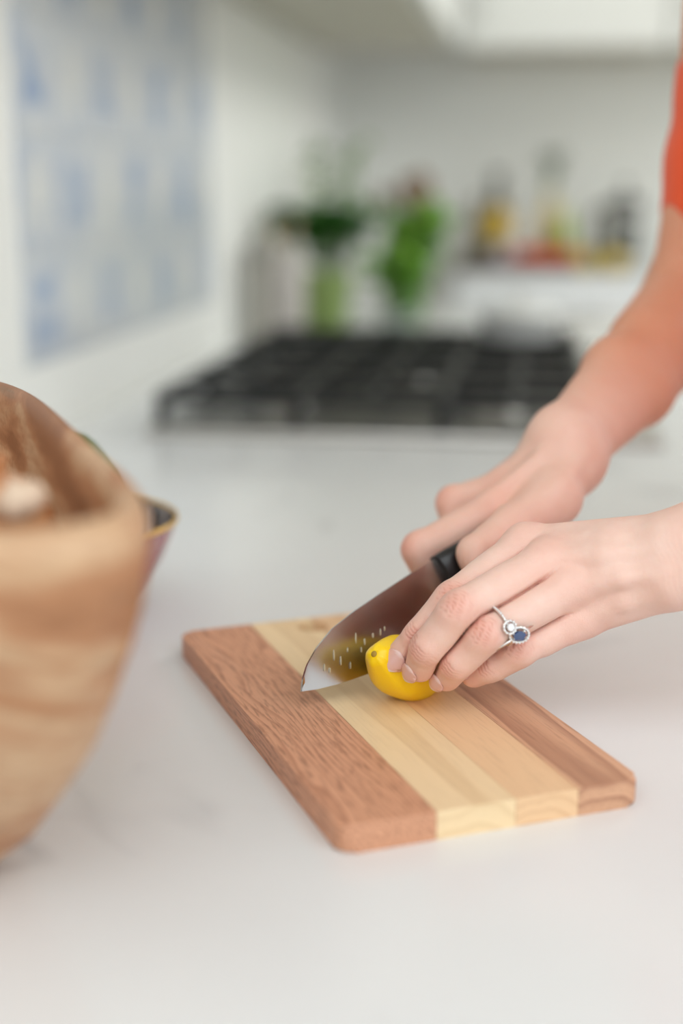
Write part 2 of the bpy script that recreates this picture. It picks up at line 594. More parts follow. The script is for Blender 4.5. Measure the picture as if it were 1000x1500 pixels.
for i in range(14):
    a = rnd.uniform(0, 2 * pi); rr = .07 * sqrt(rnd.random()); h = rnd.uniform(.22, .31)
    link('stem', tube_me([(0, 0, .15), (cos(a) * rr * .5, sin(a) * rr * .5, .2), (cos(a) * rr, sin(a) * rr, h)], .0016, 5), stem_m, t)
    bm = bmesh.new(); bmesh.ops.create_icosphere(bm, subdivisions=2, radius=.017)
    for v in bm.verts: v.co *= 1 + .22 * rnd.uniform(-1, 1)
    link('flower_head', mesh_of(bm), fm, t, True, (cos(a) * rr, sin(a) * rr, h))
t = thing('utensil_crock', (-.487, 2.70, 0), 'off-white ribbed crock against the wall left of the herbs', 'crock')
lathe('crock_body', [(0, 0), (.034, 0), (.037, .01), (.037, .14), (.039, .15), (.034, .15), (.033, .012), (0, .01)], plain('crock_white', (206, 200, 194), .4), t, 36)
wd = plain('utensil_wood', (190, 160, 125), .6, var=.15)
for k, (dx, dy, h) in enumerate(((.012, .01, .23), (-.014, .004, .21))):
    u = link('wooden_spoon', tube_me([(0, 0, .012), (dx * .9, dy, .12), (dx * 1.3, dy * 1.5, h - .04), (dx * 1.4, dy * 1.5, h - .02), (dx * 1.4, dy * 1.5, h)], [.004, .004, .005, .014, .006], 10, flat=.5), wd, None, True, t.location)
    tag(u, 'wooden spoon standing in the off-white crock, ' + ('the taller' if k == 0 else 'the shorter'), 'spoon', 'spoons in the crock')
t = thing('pepper_mill', (-.522, 2.60, 0), 'tall grey pepper mill beside the off-white crock', 'mill')
lathe('mill_body', [(0, 0), (.025, 0), (.026, .01), (.019, .05), (.02, .1), (.025, .13), (.022, .14), (0, .14)], plain('mill_grey', (165, 162, 152), .4), t, 28)
lathe('mill_head', [(.012, .14), (.022, .145), (.024, .165), (.015, .18), (.005, .184), (.006, .192), (0, .195)], plain('mill_grey_dark', (140, 138, 130), .35), t, 28)

LZ = .0685
tr = thing('serving_tray', (-.075, 3.74, LZ), 'dark brown low tray holding the oil bottle and jars on the ledge', 'tray')
link('tray_base', mesh_of(box_bm((-.15, -.11, 0), (.15, .11, .006), .002, 1)), plain('tray_wood', (92, 74, 58), .5, var=.2), tr, False)
bm = box_bm((-.155, -.115, 0), (-.150, .115, .022), .001, 1); box_bm((.150, -.115, 0), (.155, .115, .022), .001, 1, bm)
box_bm((-.150, -.115, 0), (.150, -.110, .022), .001, 1, bm); box_bm((-.150, .110, 0), (.150, .115, .022), .001, 1, bm)
link('tray_rim', mesh_of(bm), plain('tray_wood_rim', (80, 64, 50), .5), tr, False)
TZ = LZ + .0062


def bottle(name, loc, label, cat, body, r, h, neck_r, neck_h, cap, lab=None, lab_z=(.3, .7), cap_h=.02):
    t = thing(name, loc, label, cat)
    lathe('bottle_body', [(0, 0), (r * .92, 0), (r, .004), (r, h * .72), (r * .8, h * .82), (neck_r, h * .9), (neck_r, h + neck_h), (0, h + neck_h)], body, t, 32)
    lathe('cap', [(neck_r * 1.15, h + neck_h - cap_h * .4), (neck_r * 1.2, h + neck_h + cap_h * .5), (neck_r, h + neck_h + cap_h * .6), (0, h + neck_h + cap_h * .6), ], cap, t, 24)
    if lab is not None:
        lathe('paper_label', [(r + .0004, h * lab_z[0]), (r + .0008, h * lab_z[0] + .001), (r + .0008, h * lab_z[1] - .001), (r + .0004, h * lab_z[1])], lab, t, 32)
    return t


bottle('oil_bottle', (-.125, 3.74, TZ), 'dark olive oil bottle with a yellow label on the tray', 'bottle', plain('dark_oil_glass', (62, 60, 36), .15), .033, .185, .014, .04, plain('black_cap', (35, 34, 32), .4), plain('yellow_label', (200, 165, 30), .6), (.3, .78))
bottle('vinegar_bottle', (-.178, 3.77, TZ), 'grey-brown squat bottle left of the oil bottle', 'bottle', plain('smoky_glass', (132, 126, 108), .25), .03, .13, .012, .03, plain('cork_cap', (120, 100, 76), .7), plain('grey_label', (190, 186, 172), .6), (.2, .65))
bottle('spice_jar', (-.105, 3.665, TZ), 'small white jar with a lilac label in front of the oil bottle', 'jar', plain('white_jar', (215, 212, 206), .35), .024, .055, .02, .006, plain('grey_lid', (150, 150, 148), .4), plain('lilac_label', (180, 160, 178), .6), (.15, .6), .012)
bottle('ceramic_canister', (-.07, 3.80, TZ), 'plain white ceramic canister between the oil bottle and the cream bottle', 'canister', plain('canister_white', (218, 220, 216), .3), .036, .135, .026, .006, plain('canister_lid', (205, 206, 200), .4), cap_h=.014)
t = bottle('cream_bottle', (.01, 3.80, TZ), 'cream stoneware bottle with a dark olive sprig', 'bottle', plain('cream_glaze', (214, 198, 150), .45), .034, .165, .014, .02, plain('cream_lip', (206, 190, 145), .5), cap_h=.004)
foliage(t, 36, 6, .105, .03, leaf_me(.036, .014, LO), 21, .18)
bottle('green_bottle', (.052, 3.745, TZ), 'small lime green bottle at the right end of the tray', 'bottle', plain('lime_glass', (158, 186, 70), .25), .021, .125, .009, .02, plain('pale_cap', (206, 214, 190), .4), plain('mint_label', (190, 208, 176), .6), (.1, .4))
tom = lathe_me([(0, .001), (.010, .002), (.020, .007), (.028, .018), (.029, .028), (.024, .040), (.014, .046), (.006, .044), (0, .042)], 28)
tom.materials.append(plain('tomato_skin', (214, 74, 44), .25, var=.08))
calyx = leaf_me(.013, .006, LD, .1)
for k, (x, y, lb) in enumerate(((-.052, 3.672, 'beside the small white jar'), (.006, 3.655, 'in the middle of the tray front'), (-.024, 3.70, 'behind the other two'), (.055, 3.672, 'at the right end of the tray front'))):
    t = thing('tomato', (x, y, TZ), 'red-orange tomato ' + lb, 'tomato', 'tomatoes on the tray')
    if k == 2: t.location.x = -.022; t.location.y = 3.722
    link('tomato_flesh', tom, None, t, True)
    for q in range(5):
        c = link('calyx', calyx, None, t, True, (0, 0, .044)); c.rotation_euler = (.1, 0, q * 2 * pi / 5)
# coffee press
t = thing('coffee_press', (.20, 3.78, LZ), 'black and steel coffee press at the right of the ledge', 'coffee press')
gcoffee = plain('smoked_beaker', (120, 124, 122), .12)
lathe('beaker', [(0, 0), (.045, 0), (.045, .15), (.047, .155), (0, .155)], gcoffee, t, 36)
lathe('press_lid', [(.048, .156), (.048, .166), (.03, .178), (.006, .182), (.004, .2), (.012, .204), (.012, .214), (0, .217)], M['black'], t, 32)
link('press_handle', tube_me([(-.044, 0, .15), (-.07, -.0, .148), (-.078, 0, .12), (-.076, 0, .05), (-.066, 0, .02), (-.044, 0, .02)], .009, 10, up=(0, 1, 0)), M['black'], t)
bm = bmesh.new()
for z in (.012, .12):
    me = lathe_me([(.0455, z), (.0475, z + .001), (.0475, z + .012), (.0455, z + .013)], 32); bm.from_mesh(me); bpy.data.meshes.remove(me)
link('steel_band', mesh_of(bm), M['steel'], t)
lem = lathe_me([(0, 0), (.004, .001), (.008, .006), (.018, .014), (.025, .028), (.026, .040), (.022, .054), (.012, .065), (.006, .070), (.003, .075), (0, .076)], 24)
lem.materials.append(plain('far_lemon_peel', (206, 176, 40), .4, var=.06))
for k, (x, y, r, lb) in enumerate(((.09, 3.68, .2, 'whole yellow lemon on the ledge by the lime green bottle'), (.150, 3.635, 2.4, 'whole yellow lemon on the ledge in front of the coffee press'), (.112, 3.87, 1.2, 'whole yellow lemon on the ledge behind the two others'))):
    o = link('lemon', lem, None, None, True, (x, y, LZ + .0258)); o.rotation_euler = (pi / 2, 0, r)
    tag(o, lb, 'lemon', 'lemons on the ledge')
#=PART3
# ------------------------------------------------------------------ cutting board of four glued strips
BO = Vector((-.0816, .5764, 0)); BR = radians(28.1)
BW, BL, BT = .1542, .2977, .014


def wood(name, light, dark, ring=220, wav=.5, cx=.07, cz=-.06, pore=.35, fs=(420, 22), rough=.42, stretch=.09, axis=1, amt=1.0, light2=None):
    """solid wood: growth rings round a long axis, so face and end grain agree"""
    t = NT(name)
    sc = [1, 1, 1]; sc[axis] = stretch
    loc = [-cx, 0, -cz] if axis == 1 else [0, -cx, -cz]
    v = t.obj((1, 1, 1), (0, 0, 0), loc)
    w = t.n('ShaderNodeVectorMath', {0: v, 1: tuple(sc)}, operation='MULTIPLY').outputs[0]
    warp = t.n('ShaderNodeTexNoise', {'Vector': w, 'Scale': 26.0, 'Detail': 2.0}).outputs['Color']
    w2 = t.n('ShaderNodeVectorMath', {0: warp, 1: (.028 * wav, .028 * wav, .028 * wav), 2: w}, operation='MULTIPLY_ADD').outputs[0]
    s = t.n('ShaderNodeSeparateXYZ', {0: w2})
    a, b = s.outputs[0 if axis == 1 else 1], s.outputs[2]
    r = t.math('SQRT', t.math('ADD', t.math('POWER', a, 2), t.math('POWER', b, 2)))
    f = t.math('FRACT', t.math('MULTIPLY', r, ring))
    ringv = t.ramp(f, [(0, .0), (.55, .18), (.86, .9), (.95, 1), (1, 0)])
    sc2 = [fs[0]] * 3; sc2[axis] = fs[1]
    fine = t.noise(t.n('ShaderNodeVectorMath', {0: v, 1: tuple(sc2)}, operation='MULTIPLY').outputs[0], 1.6, 3, .6)
    sc3 = [12, 12, 12]; sc3[axis] = 3
    patch = t.noise(t.n('ShaderNodeVectorMath', {0: v, 1: tuple(sc3)}, operation='MULTIPLY').outputs[0], 1.5, 3)
    base = t.mix(patch, lin(light), lin(light2 or [min(255, x * 1.07) for x in light]))
    m = t.math('MULTIPLY', ringv, amt * .75)
    c1 = t.mix(m, base, lin(dark))
    pr = t.ramp(fine, [(.5, 0), (.68, 1)])
    c2 = t.mix(t.math('MULTIPLY', pr, pore), c1, [x * .62 for x in lin(dark)])
    t.set(Base_Color=c2, Roughness=rough)
    t.b.inputs['Specular IOR Level'].default_value = .3
    t.bump(t.math('ADD', t.math('MULTIPLY', pr, -.6), t.math('MULTIPLY', ringv, -.3)), .35, .0003)
    return t.m


WO = wood('red_oak', (212, 158, 126), (168, 112, 84), ring=430, wav=1.1, cx=-.03, cz=-.05, pore=.6, fs=(330, 38), stretch=.15, amt=.75)
WM = wood('pale_maple', (232, 206, 166), (214, 180, 136), ring=110, wav=.8, cx=.075, cz=-.03, pore=.12, stretch=.07, amt=.6)
WT = wood('tan_maple', (228, 192, 152), (206, 160, 120), ring=140, wav=.8, cx=.10, cz=-.045, pore=.15, stretch=.07, amt=.7)
WC = wood('cherry', (208, 162, 130), (156, 106, 82), ring=120, wav=1.1, cx=.15, cz=-.02, pore=.3, stretch=.08, amt=.9)

board = thing('cutting_board', BO, 'cutting board of glued dark and pale wood strips on the white worktop', 'cutting board', rz=BR)
# rounded outline
bm = bmesh.new(); R = .0075; n = 8; ring = []
for cx_, cy_, a0 in ((R, R, pi), (BW - R, R, 1.5 * pi), (BW - R, BL - R, 0), (R, BL - R, .5 * pi)):
    for k in range(n + 1):
        a = a0 + k * pi / 2 / n; ring.append((cx_ + R * cos(a), cy_ + R * sin(a)))
bot = [bm.verts.new((x, y, 0)) for x, y in ring]; top = [bm.verts.new((x, y, BT)) for x, y in ring]
ft = bm.faces.new(top); fb_ = bm.faces.new(bot[::-1])
for i in range(len(ring)): bm.faces.new((bot[i], bot[(i + 1) % len(ring)], top[(i + 1) % len(ring)], top[i]))
bmesh.ops.bevel(bm, geom=list(ft.edges) + list(fb_.edges), offset=.0022, segments=4, affect='EDGES', profile=.5)
master = mesh_of(bm)


def cutcopy(me_a, me_b, op):
    oa = bpy.data.objects.new('tmp_a', me_a); ob = bpy.data.objects.new('tmp_b', me_b)
    COL.objects.link(oa); COL.objects.link(ob)
    md = oa.modifiers.new('b', 'BOOLEAN'); md.object = ob; md.operation = op; md.solver = 'EXACT'
    dg = bpy.context.evaluated_depsgraph_get()
    out = bpy.data.meshes.new_from_object(oa.evaluated_get(dg))
    bpy.data.objects.remove(oa); bpy.data.objects.remove(ob)
    return out


hole = bmesh.new()
bmesh.ops.create_cone(hole, cap_ends=True, segments=40, radius1=.0098, radius2=.0098, depth=.05, matrix=Matrix.Translation((.083, .2785, .007)))
hole = mesh_of(hole)
cuts = [(-.01, .0467), (.0467, .0869), (.0869, .1198), (.1198, .17)]
for (x0, x1), mt in zip(cuts, (WO, WM, WT, WC)):
    slab = mesh_of(box_bm((x0 + .00012, -.01, -.01), (x1 - .00012, BL + .01, .03)))
    me = cutcopy(master, slab, 'INTERSECT')
    if x0 in (.0467, .0869): me = cutcopy(me, hole, 'DIFFERENCE')
    me.materials.clear(); me.materials.append(mt)
    o = link('plank', me, None, board, False)
    for p in me.polygons: p.use_smooth = True
    try: me.set_sharp_from_angle(angle=radians(32))
    except Exception: pass
    tag(o, {0: 'reddish oak plank with wavy grain', 1: 'pale maple plank', 2: 'tan maple plank', 3: 'reddish brown cherry plank'}[cuts.index((x0, x1))])

# ------------------------------------------------------------------ knife
T = at(441, 1013, .765); P5 = at(540, 985, .7865); SP = at(637, 818, .818)
BN = (P5 - T).cross(SP - T).normalized()
if BN.dot(CAM - T) < 0: BN = -BN


def onblade(px, py):
    d = FW + RT * ((px - 500) / FPX) - UP * ((py - 750) / FPX)
    return CAM + d * ((T - CAM).dot(BN) / d.dot(BN))


E1 = (P5 - T).normalized(); E2 = BN.cross(E1)
if E2.z < 0: E2 = -E2
loc2 = lambda p: ((p - T).dot(E1), (p - T).dot(E2))
spine = [loc2(onblade(*q)) for q in ((441, 1013), (442.5, 996), (449, 974), (463, 949), (486, 921), (516, 897), (560, 867), (600, 841), (637, 817.5))]
heel = (spine[-1][0] + .006, spine[-1][1])
edge = [(0, 0), (.010, -.0012), (.025, -.0016), (.045, -.0006), (.07, .0008), (.09, .002), (heel[0], .0035)]


def interp(tab, x, k0=0, k1=1):
    for a, b in zip(tab, tab[1:]):
        if x <= b[k0]: return a[k1] + (b[k1] - a[k1]) * (x - a[k0]) / max(1e-9, b[k0] - a[k0])
    return tab[-1][k1]


knife = thing('kitchen_knife', T, 'steel kitchen knife with a black handle slicing the lemon', 'knife')
KM = Matrix((E1, BN, E2)).transposed()      # local x along the edge, y out of the face, z up the blade
bm = bmesh.new(); colsv = []
spx = sorted(spine); xs = [heel[0] * (k / 48) ** 1.5 for k in range(49)]
for x in xs:
    e, s_ = interp(edge, x), interp(spx, x)
    col = []
    for f in (0, .12, .16, .55, 1.0):
        z = e + (s_ - e) * f
        th = .0009 * min(1, (z - e) / .022) if f < 1 else .0009
        th = min(th, .00095)
        col.append((x, th, z))
    colsv.append(([bm.verts.new(KM @ Vector((a, b, c))) for a, b, c in col], [bm.verts.new(KM @ Vector((a, -b, c))) for a, b, c in col]))
for (fa, ba), (fb2, bb) in zip(colsv, colsv[1:]):
    for k in range(4):
        bm.faces.new((fa[k], fb2[k], fb2[k + 1], fa[k + 1])); bm.faces.new((ba[k + 1], bb[k + 1], bb[k], ba[k]))
    bm.faces.new((fa[4], fb2[4], bb[4], ba[4]))
fa, ba = colsv[-1]
bm.faces.new(fa + ba[::-1])
bmesh.ops.remove_doubles(bm, verts=bm.verts[:], dist=1e-6)
bmesh.ops.recalc_face_normals(bm, faces=bm.faces[:])
t = NT('blade_steel')
v = t.obj((1, 1, 1)); sm = t.noise(v, 30, 3)
t.set(Base_Color=lin((188, 182, 178)), Metallic=1.0, Roughness=t.n('ShaderNodeMapRange', {0: sm, 1: .3, 2: .7, 3: .16, 4: .26}).outputs[0])
t.b.inputs['Anisotropic'].default_value = .3
blade = link('blade', mesh_of(bm), t.m, knife, False)
for p in blade.data.polygons: p.use_smooth = True
blade.data.set_sharp_from_angle(angle=radians(12))
# juice drops on the blade face
jm = NT('lemon_juice'); jm.set(Base_Color=(.95, .88, .6), Roughness=.05, IOR=1.33); jm.b.inputs['Transmission Weight'].default_value = .6
rnd = random.Random(5); bm = bmesh.new()
for px, py, L in ((520, 935, .006), (533, 940, .004), (556, 926, .004), (508, 952, .003), (488, 960, .006), (498, 968, .005), (474, 978, .004), (512, 975, .004), (545, 931, .003), (562, 921, .003), (482, 982, .003), (528, 952, .003)):
    c = loc2(onblade(px, py))
    b2 = bmesh.new(); bmesh.ops.create_icosphere(b2, subdivisions=2, radius=1)
    for v_ in b2.verts:
        q = v_.co; v_.co = KM @ Vector((c[0] + q.x * .00045 + q.z * L * .12, .0009 + q.y * .0003, c[1] + q.z * L * .5))
    m2 = mesh_of(b2); bm.from_mesh(m2); bpy.data.meshes.remove(m2)
dr = link('juice_drops', mesh_of(bm), jm.m, knife); dr['kind'] = 'stuff'
# handle
hd = (Vector((spine[-1][0], 0, spine[-1][1])) - Vector((spine[-3][0], 0, spine[-3][1]))).normalized()
hz = Vector((-hd.z, 0, hd.x))
O = Vector((spine[-1][0] - .001, 0, spine[-1][1])) - hz * .0125


def loft(stations, n=24, sq=3.0):
    bm = bmesh.new(); rings = []
    for c, hh, ww in stations:
        r_ = []
        for k in range(n):
            a = 2 * pi * k / n; ca, sa = cos(a), sin(a)
            r_.append(bm.verts.new(KM @ (c + hz * (hh * abs(sa) ** (2 / sq) * (1 if sa > 0 else -1)) + Vector((0, 1, 0)) * (ww * abs(ca) ** (2 / sq) * (1 if ca > 0 else -1)))))
        rings.append(r_)
    for a, b in zip(rings, rings[1:]):
        for k in range(n): bm.faces.new((a[k], a[(k + 1) % n], b[(k + 1) % n], b[k]))
    bm.faces.new(rings[0]); bm.faces.new(rings[-1])
    bmesh.ops.recalc_face_normals(bm, faces=bm.faces[:])
    return mesh_of(bm)


hs = [(0, .0134, .0068), (.0003, .0137, .0071), (.012, .0136, .0072), (.03, .0125, .0078), (.06, .0135, .0082), (.085, .0140, .0080), (.10, .0135, .0075), (.108, .011, .006), (.110, .008, .004)]
hm = plain('black_handle', (24, 24, 26), .38, var=.1, scale=200)
link('handle', loft([(O + hd * x, h, w) for x, h, w in hs]), hm, knife)
rv = bmesh.new()
for x in (.03, .055, .08):
    for sgn in (1, -1):
        c = O + hd * x
        bmesh.ops.create_cone(rv, cap_ends=True, segments=16, radius1=.0028, radius2=.0026, depth=.0008,
                              matrix=Matrix.Translation(KM @ (c + Vector((0, sgn * .0082, 0)))) @ (KM @ Matrix.Rotation(-pi / 2, 3, 'X')).to_4x4())
link('rivets', mesh_of(rv), M['steel'], knife)

# ------------------------------------------------------------------ lemon under the fingers
LAX = at(556, 962, .759)                       # stem end
lc = at(593, 984, .783); lc.z = BT + .0176
ax = (LAX - lc); ax.normalize()
sd = ax.cross(Vector((0, 0, 1))).normalized(); upv = sd.cross(ax)
prof = [(-.036, 0), (-.0355, .002), (-.034, .0045), (-.031, .0085), (-.026, .0145), (-.018, .0198), (-.008, .0232), (0, .0240), (.008, .0236), (.016, .0212), (.022, .0176), (.0262, .0146), (.0290, .0122), (.0310, .0105), (.0328, .0090), (.0342, .0070), (.0352, .0044), (.0355, .0022), (.0352, 0)]
bm = bmesh.new(); rings = []
NP = 72; NL = 64
for i in range(NP + 1):
    u = i / NP * (len(prof) - 1); k = min(len(prof) - 2, int(u)); f = u - k
    p0 = prof[max(k - 1, 0)]; p1 = prof[k]; p2 = prof[k + 1]; p3 = prof[min(k + 2, len(prof) - 1)]
    cr = lambda j: .5 * (2 * p1[j] + (p2[j] - p0[j]) * f + (2 * p0[j] - 5 * p1[j] + 4 * p2[j] - p3[j]) * f * f + (3 * p1[j] - p0[j] - 3 * p2[j] + p3[j]) * f ** 3)
    x, r = cr(0), max(0, cr(1)) * .71
    rg = []
    for j in range(NL):
        a = 2 * pi * j / NL
        # two soft lengthwise folds running back from the stem end
        w = math.exp(-((x - .022) / .012) ** 2)
        fold = -.0016 * w * math.exp(-(((a - 3.75 + 12 * (x - .02) + pi) % (2 * pi) - pi) / .22) ** 2) - .0009 * w * math.exp(-(((a - .9 + pi) % (2 * pi) - pi) / .3) ** 2)
        rr = max(0, r + fold + .0003 * sin(5 * a + 60 * x))
        rg.append(bm.verts.new(ax * x + sd * (rr * cos(a)) + upv * (rr * sin(a))))
    rings.append(rg)
for a_, b_ in zip(rings, rings[1:]):
    for j in range(NL): bm.faces.new((a_[j], a_[(j + 1) % NL], b_[(j + 1) % NL], b_[j]))
bmesh.ops.remove_doubles(bm, verts=bm.verts[:], dist=1e-5)
bmesh.ops.recalc_face_normals(bm, faces=bm.faces[:])
t = NT('lemon_peel')
pv = t.n('ShaderNodeTexVoronoi', {'Vector': t.obj(), 'Scale': 620.0}).outputs[0]
nn = t.noise(t.obj(), 60, 3)
t.set(Base_Color=t.mix(nn, lin((255, 205, 0)), lin((255, 222, 20))), Roughness=.38)
t.b.inputs['Subsurface Weight'].default_value = .12
t.b.inputs['Subsurface Radius'].default_value = (1, .7, .1)
t.b.inputs['Subsurface Scale'].default_value = .003
t.bump(t.ramp(pv, [(0, 0), (.35, 1)]), .28, .0004)
lemon = thing('lemon', lc, 'bright yellow lemon held under the fingers on the cutting board', 'lemon')
link('peel', mesh_of(bm), t.m, lemon)
bm = bmesh.new(); bmesh.ops.create_icosphere(bm, subdivisions=2, radius=.0018)
for v_ in bm.verts: v_.co = ax * (v_.co.x * .5 + .0354) + sd * v_.co.y + upv * v_.co.z
link('stem_button', mesh_of(bm), plain('stem_button', (168, 136, 50), .7, var=.3, scale=500), lemon)

# ------------------------------------------------------------------ carved wooden bowl
def W(cx_, gy, z=0):          # point given right/forward of the camera on the ground
    return Vector((cx_ * cos(YAW) - gy * sin(YAW), cx_ * sin(YAW) + gy * cos(YAW), z))


bc = W(-.224, .648)
wb = thing('wooden_bowl', bc, 'large carved wooden bowl with a thick rounded rim', 'bowl', rz=YAW)
V1, V2, NS = Vector((.100, 0)), Vector((-.39, .92)) * .215, 96
HB = .183


def plan(phi, s_):
    n_ = 4.2
    c, q = cos(phi), sin(phi)
    rho = s_ / (abs(c) ** n_ + abs(q) ** n_) ** (1 / n_)
    return V1 * (c * rho) + V2 * (q * rho)


prof = [(.44, 0), (.46, .003), (.62, .03), (.76, .064), (.835, .084), (.895, .106), (.94, .126), (.972, .142), (.99, .158), (1.0, .168), (.999, .174), (.992, .179), (.978, .1822), (.96, .183), (.94, .1822), (.922, .180), (.908, .176), (.90, .17), (.89, .15),
        (.87, .125), (.83, .10), (.77, .078), (.69, .058), (.57, .040), (.40, .026), (.2, .019)]
wavy = lambda ph, z: z + (z / HB) ** 3 * (.0028 * sin(2 * ph + .8) + .0014 * sin(5 * ph))
bm = bmesh.new(); rings = []
for s_, z in prof:
    rg = []
    for i in range(NS):
        ph = 2 * pi * i / NS; q = plan(ph, s_)
        rg.append(bm.verts.new((q.x, q.y, wavy(ph, z))))
    rings.append(rg)
for a_, b_ in zip(rings, rings[1:]):
    for j in range(NS): bm.faces.new((a_[j], a_[(j + 1) % NS], b_[(j + 1) % NS], b_[j]))
bm.faces.new(rings[0][::-1]); bm.faces.new(rings[-1])
bmesh.ops.recalc_face_normals(bm, faces=bm.faces[:])


def bowlwood():
    t = NT('teak_root')
    v = t.obj((1, 1, 1), (0, radians(-14), 0))
    w = t.n('ShaderNodeVectorMath', {0: v, 1: (1.2, 1.0, 4.5)}, operation='MULTIPLY').outputs[0]
    broad = t.noise(w, 5.5, 4, .55, .8)
    fine = t.noise(t.n('ShaderNodeVectorMath', {0: v, 1: (8, 60, 60)}, operation='MULTIPLY').outputs[0], 4.5, 4, .6, .6)
    c = t.ramp(broad, [(.38, lin((150, 100, 66))), (.47, lin((182, 130, 92))), (.55, lin((206, 170, 134))), (.64, lin((178, 124, 84)))])
    grey = t.ramp(t.noise(w, 9, 3, .5, 1.5), [(.60, 0), (.72, 1)])
    c2 = t.mix(t.math('MULTIPLY', grey, .55), c, lin((128, 108, 84)))
    c3 = t.mix(t.math('MULTIPLY', t.ramp(fine, [(.45, 0), (.7, 1)]), .38), c2, lin((140, 86, 48)))
    t.set(Base_Color=c3, Roughness=.48)
    t.bump(fine, .25, .0006)
    return t.m


link('bowl_body', mesh_of(bm), bowlwood(), wb)
# onion and garlic inside
def bulb(name, loc, r, h, mat, label, cat, lobes=0, tilt=(0, 0, 0)):
    bm = bmesh.new(); rings = []
    P_ = [(0, 0), (.3, .0), (.62, .06), (.88, .2), (1, .4), (.95, .58), (.75, .74), (.45, .86), (.2, .93), (.1, 1.05), (.08, 1.18), (0, 1.2)]
    for x, z in P_:
        rings.append([bm.verts.new((r * x * (1 + (.06 * cos(lobes * a) if lobes else .0)) * cos(a), r * x * (1 + (.06 * cos(lobes * a) if lobes else 0)) * sin(a), h * z)) for a in [2 * pi * k / 40 for k in range(40)]])
    for a_, b_ in zip(rings, rings[1:]):
        for j in range(40): bm.faces.new((a_[j], a_[(j + 1) % 40], b_[(j + 1) % 40], b_[j]))
    bmesh.ops.remove_doubles(bm, verts=bm.verts[:], dist=1e-6); bmesh.ops.recalc_face_normals(bm, faces=bm.faces[:])
    o = link(name, mesh_of(bm), mat, None, True, loc); o.rotation_euler = tilt
    return tag(o, label, cat)


def stripes(name, c1, c2, rough=.4):
    t = NT(name)
    v = t.obj((1, 1, .12))
    t.set(Base_Color=t.mix(t.ramp(t.noise(v, 90, 3), [(.35, 0), (.65, 1)]), lin(c1), lin(c2)), Roughness=rough)
    return t.m


onion_m = stripes('onion_skin', (176, 108, 62), (206, 146, 96), .45); garlic_m = stripes('garlic_skin', (206, 174, 148), (224, 200, 176), .5)
bulb('brown_onion', W(-.150, .578, .138), .027, .044, onion_m, 'brown onion heaped in the wooden bowl at its right end', 'onion', tilt=(.25, .3, 0))
bulb('brown_onion', W(-.215, .62, .03), .043, .062, onion_m, 'brown onion low in the wooden bowl near its front rim', 'onion')
bulb('garlic_bulb', W(-.121, .534, .167), .0105, .016, garlic_m, 'pale garlic bulb on the heap in the wooden bowl', 'garlic', 7, (.2, -.3, 0))
bulb('brown_onion', W(-.175, .585, .085), .036, .05, onion_m, 'small brown onion under the garlic bulb in the wooden bowl', 'onion')

# ------------------------------------------------------------------ red ceramic bowl
rb = thing('ceramic_bowl', W(-.187, .938), 'glossy dark red ceramic bowl with a gold rim behind the wooden bowl', 'bowl')
prf = [(0, .002), (.024, .002), (.026, 0), (.030, 0), (.031, .004), (.042, .012), (.055, .026), (.066, .044), (.0735, .062), (.0755, .0685)]
t = NT('crimson_glaze')
t.set(Base_Color=t.mix(t.noise(t.obj((1, 1, 2)), 22, 3), lin((118, 28, 36)), lin((170, 80, 92))), Roughness=.12)
t.b.inputs['Coat Weight'].default_value = .5
lathe('bowl_body', prf, t.m, rb, 64)
t = NT('dark_inner_glaze')
t.set(Base_Color=t.mix(t.ramp(t.noise(t.obj((1, 1, .4)), 60, 2), [(.45, 0), (.6, 1)]), lin((44, 36, 38)), lin((170, 160, 160))), Roughness=.15)
lathe('inner_glaze', [(.0738, .0692), (.0715, .062), (.064, .044), (.053, .027), (.04, .014), (.025, .008), (0, .007)], t.m, rb, 64)
gold = plain('gold_rim', (214, 172, 92), .3, .6)
lathe('gold_rim', [(.0754, .0675), (.0762, .0685), (.0760, .0702), (.0748, .0710), (.0736, .0702), (.0735, .0690)], gold, rb, 64)
# avocado and dark olives inside
av = lathe_me([(0, 0), (.012, .002), (.024, .010), (.031, .024), (.032, .038), (.027, .056), (.019, .072), (.013, .082), (.007, .088), (0, .089)], 36)
t = NT('avocado_skin')
t.set(Base_Color=t.mix(t.noise(t.obj(), 120, 3), lin((40, 70, 30)), lin((86, 118, 50))), Roughness=.4); t.bump(t.noise(t.obj(), 240, 2), .5, .001)
a = link('avocado', av, t.m, None, True, W(-.178, .915, .066)); a.scale = (1, 1, .74); a.rotation_euler = (0, radians(4), 0)
tag(a, 'dark green avocado standing in the red ceramic bowl', 'avocado')
olv = lathe_me([(0, -.012), (.005, -.0105), (.0085, -.005), (.0092, 0), (.0085, .005), (.005, .0105), (0, .012)], 18)
olv.materials.append(plain('dark_fig_skin', (62, 40, 48), .3, var=.3))
rnd = random.Random(9); spots = [(-.012, -.02), (.014, -.008), (.034, -.016), (.012, .018), (.036, .012), (-.004, .042), (.02, .042), (.008, -.042)]
oc = W(-.187, .938)
wh = ['nearest the wooden bowl', 'in the middle of the bowl', 'towards the cutting board', 'behind the middle one', 'at the right side of the bowl', 'at the back of the bowl', 'back right in the bowl', 'at the front of the bowl']
for k, (x, y) in enumerate(spots):
    o = link('black_olive', olv, None, None, True, (oc.x + x, oc.y + y, .0275 + (.004 if abs(x) + abs(y) > .045 else 0) + .003)); o.rotation_euler = (pi / 2, 0, rnd.uniform(0, 3))
    tag(o, 'dark olive in the red ceramic bowl, ' + wh[k], 'olive', 'olives in the red bowl')
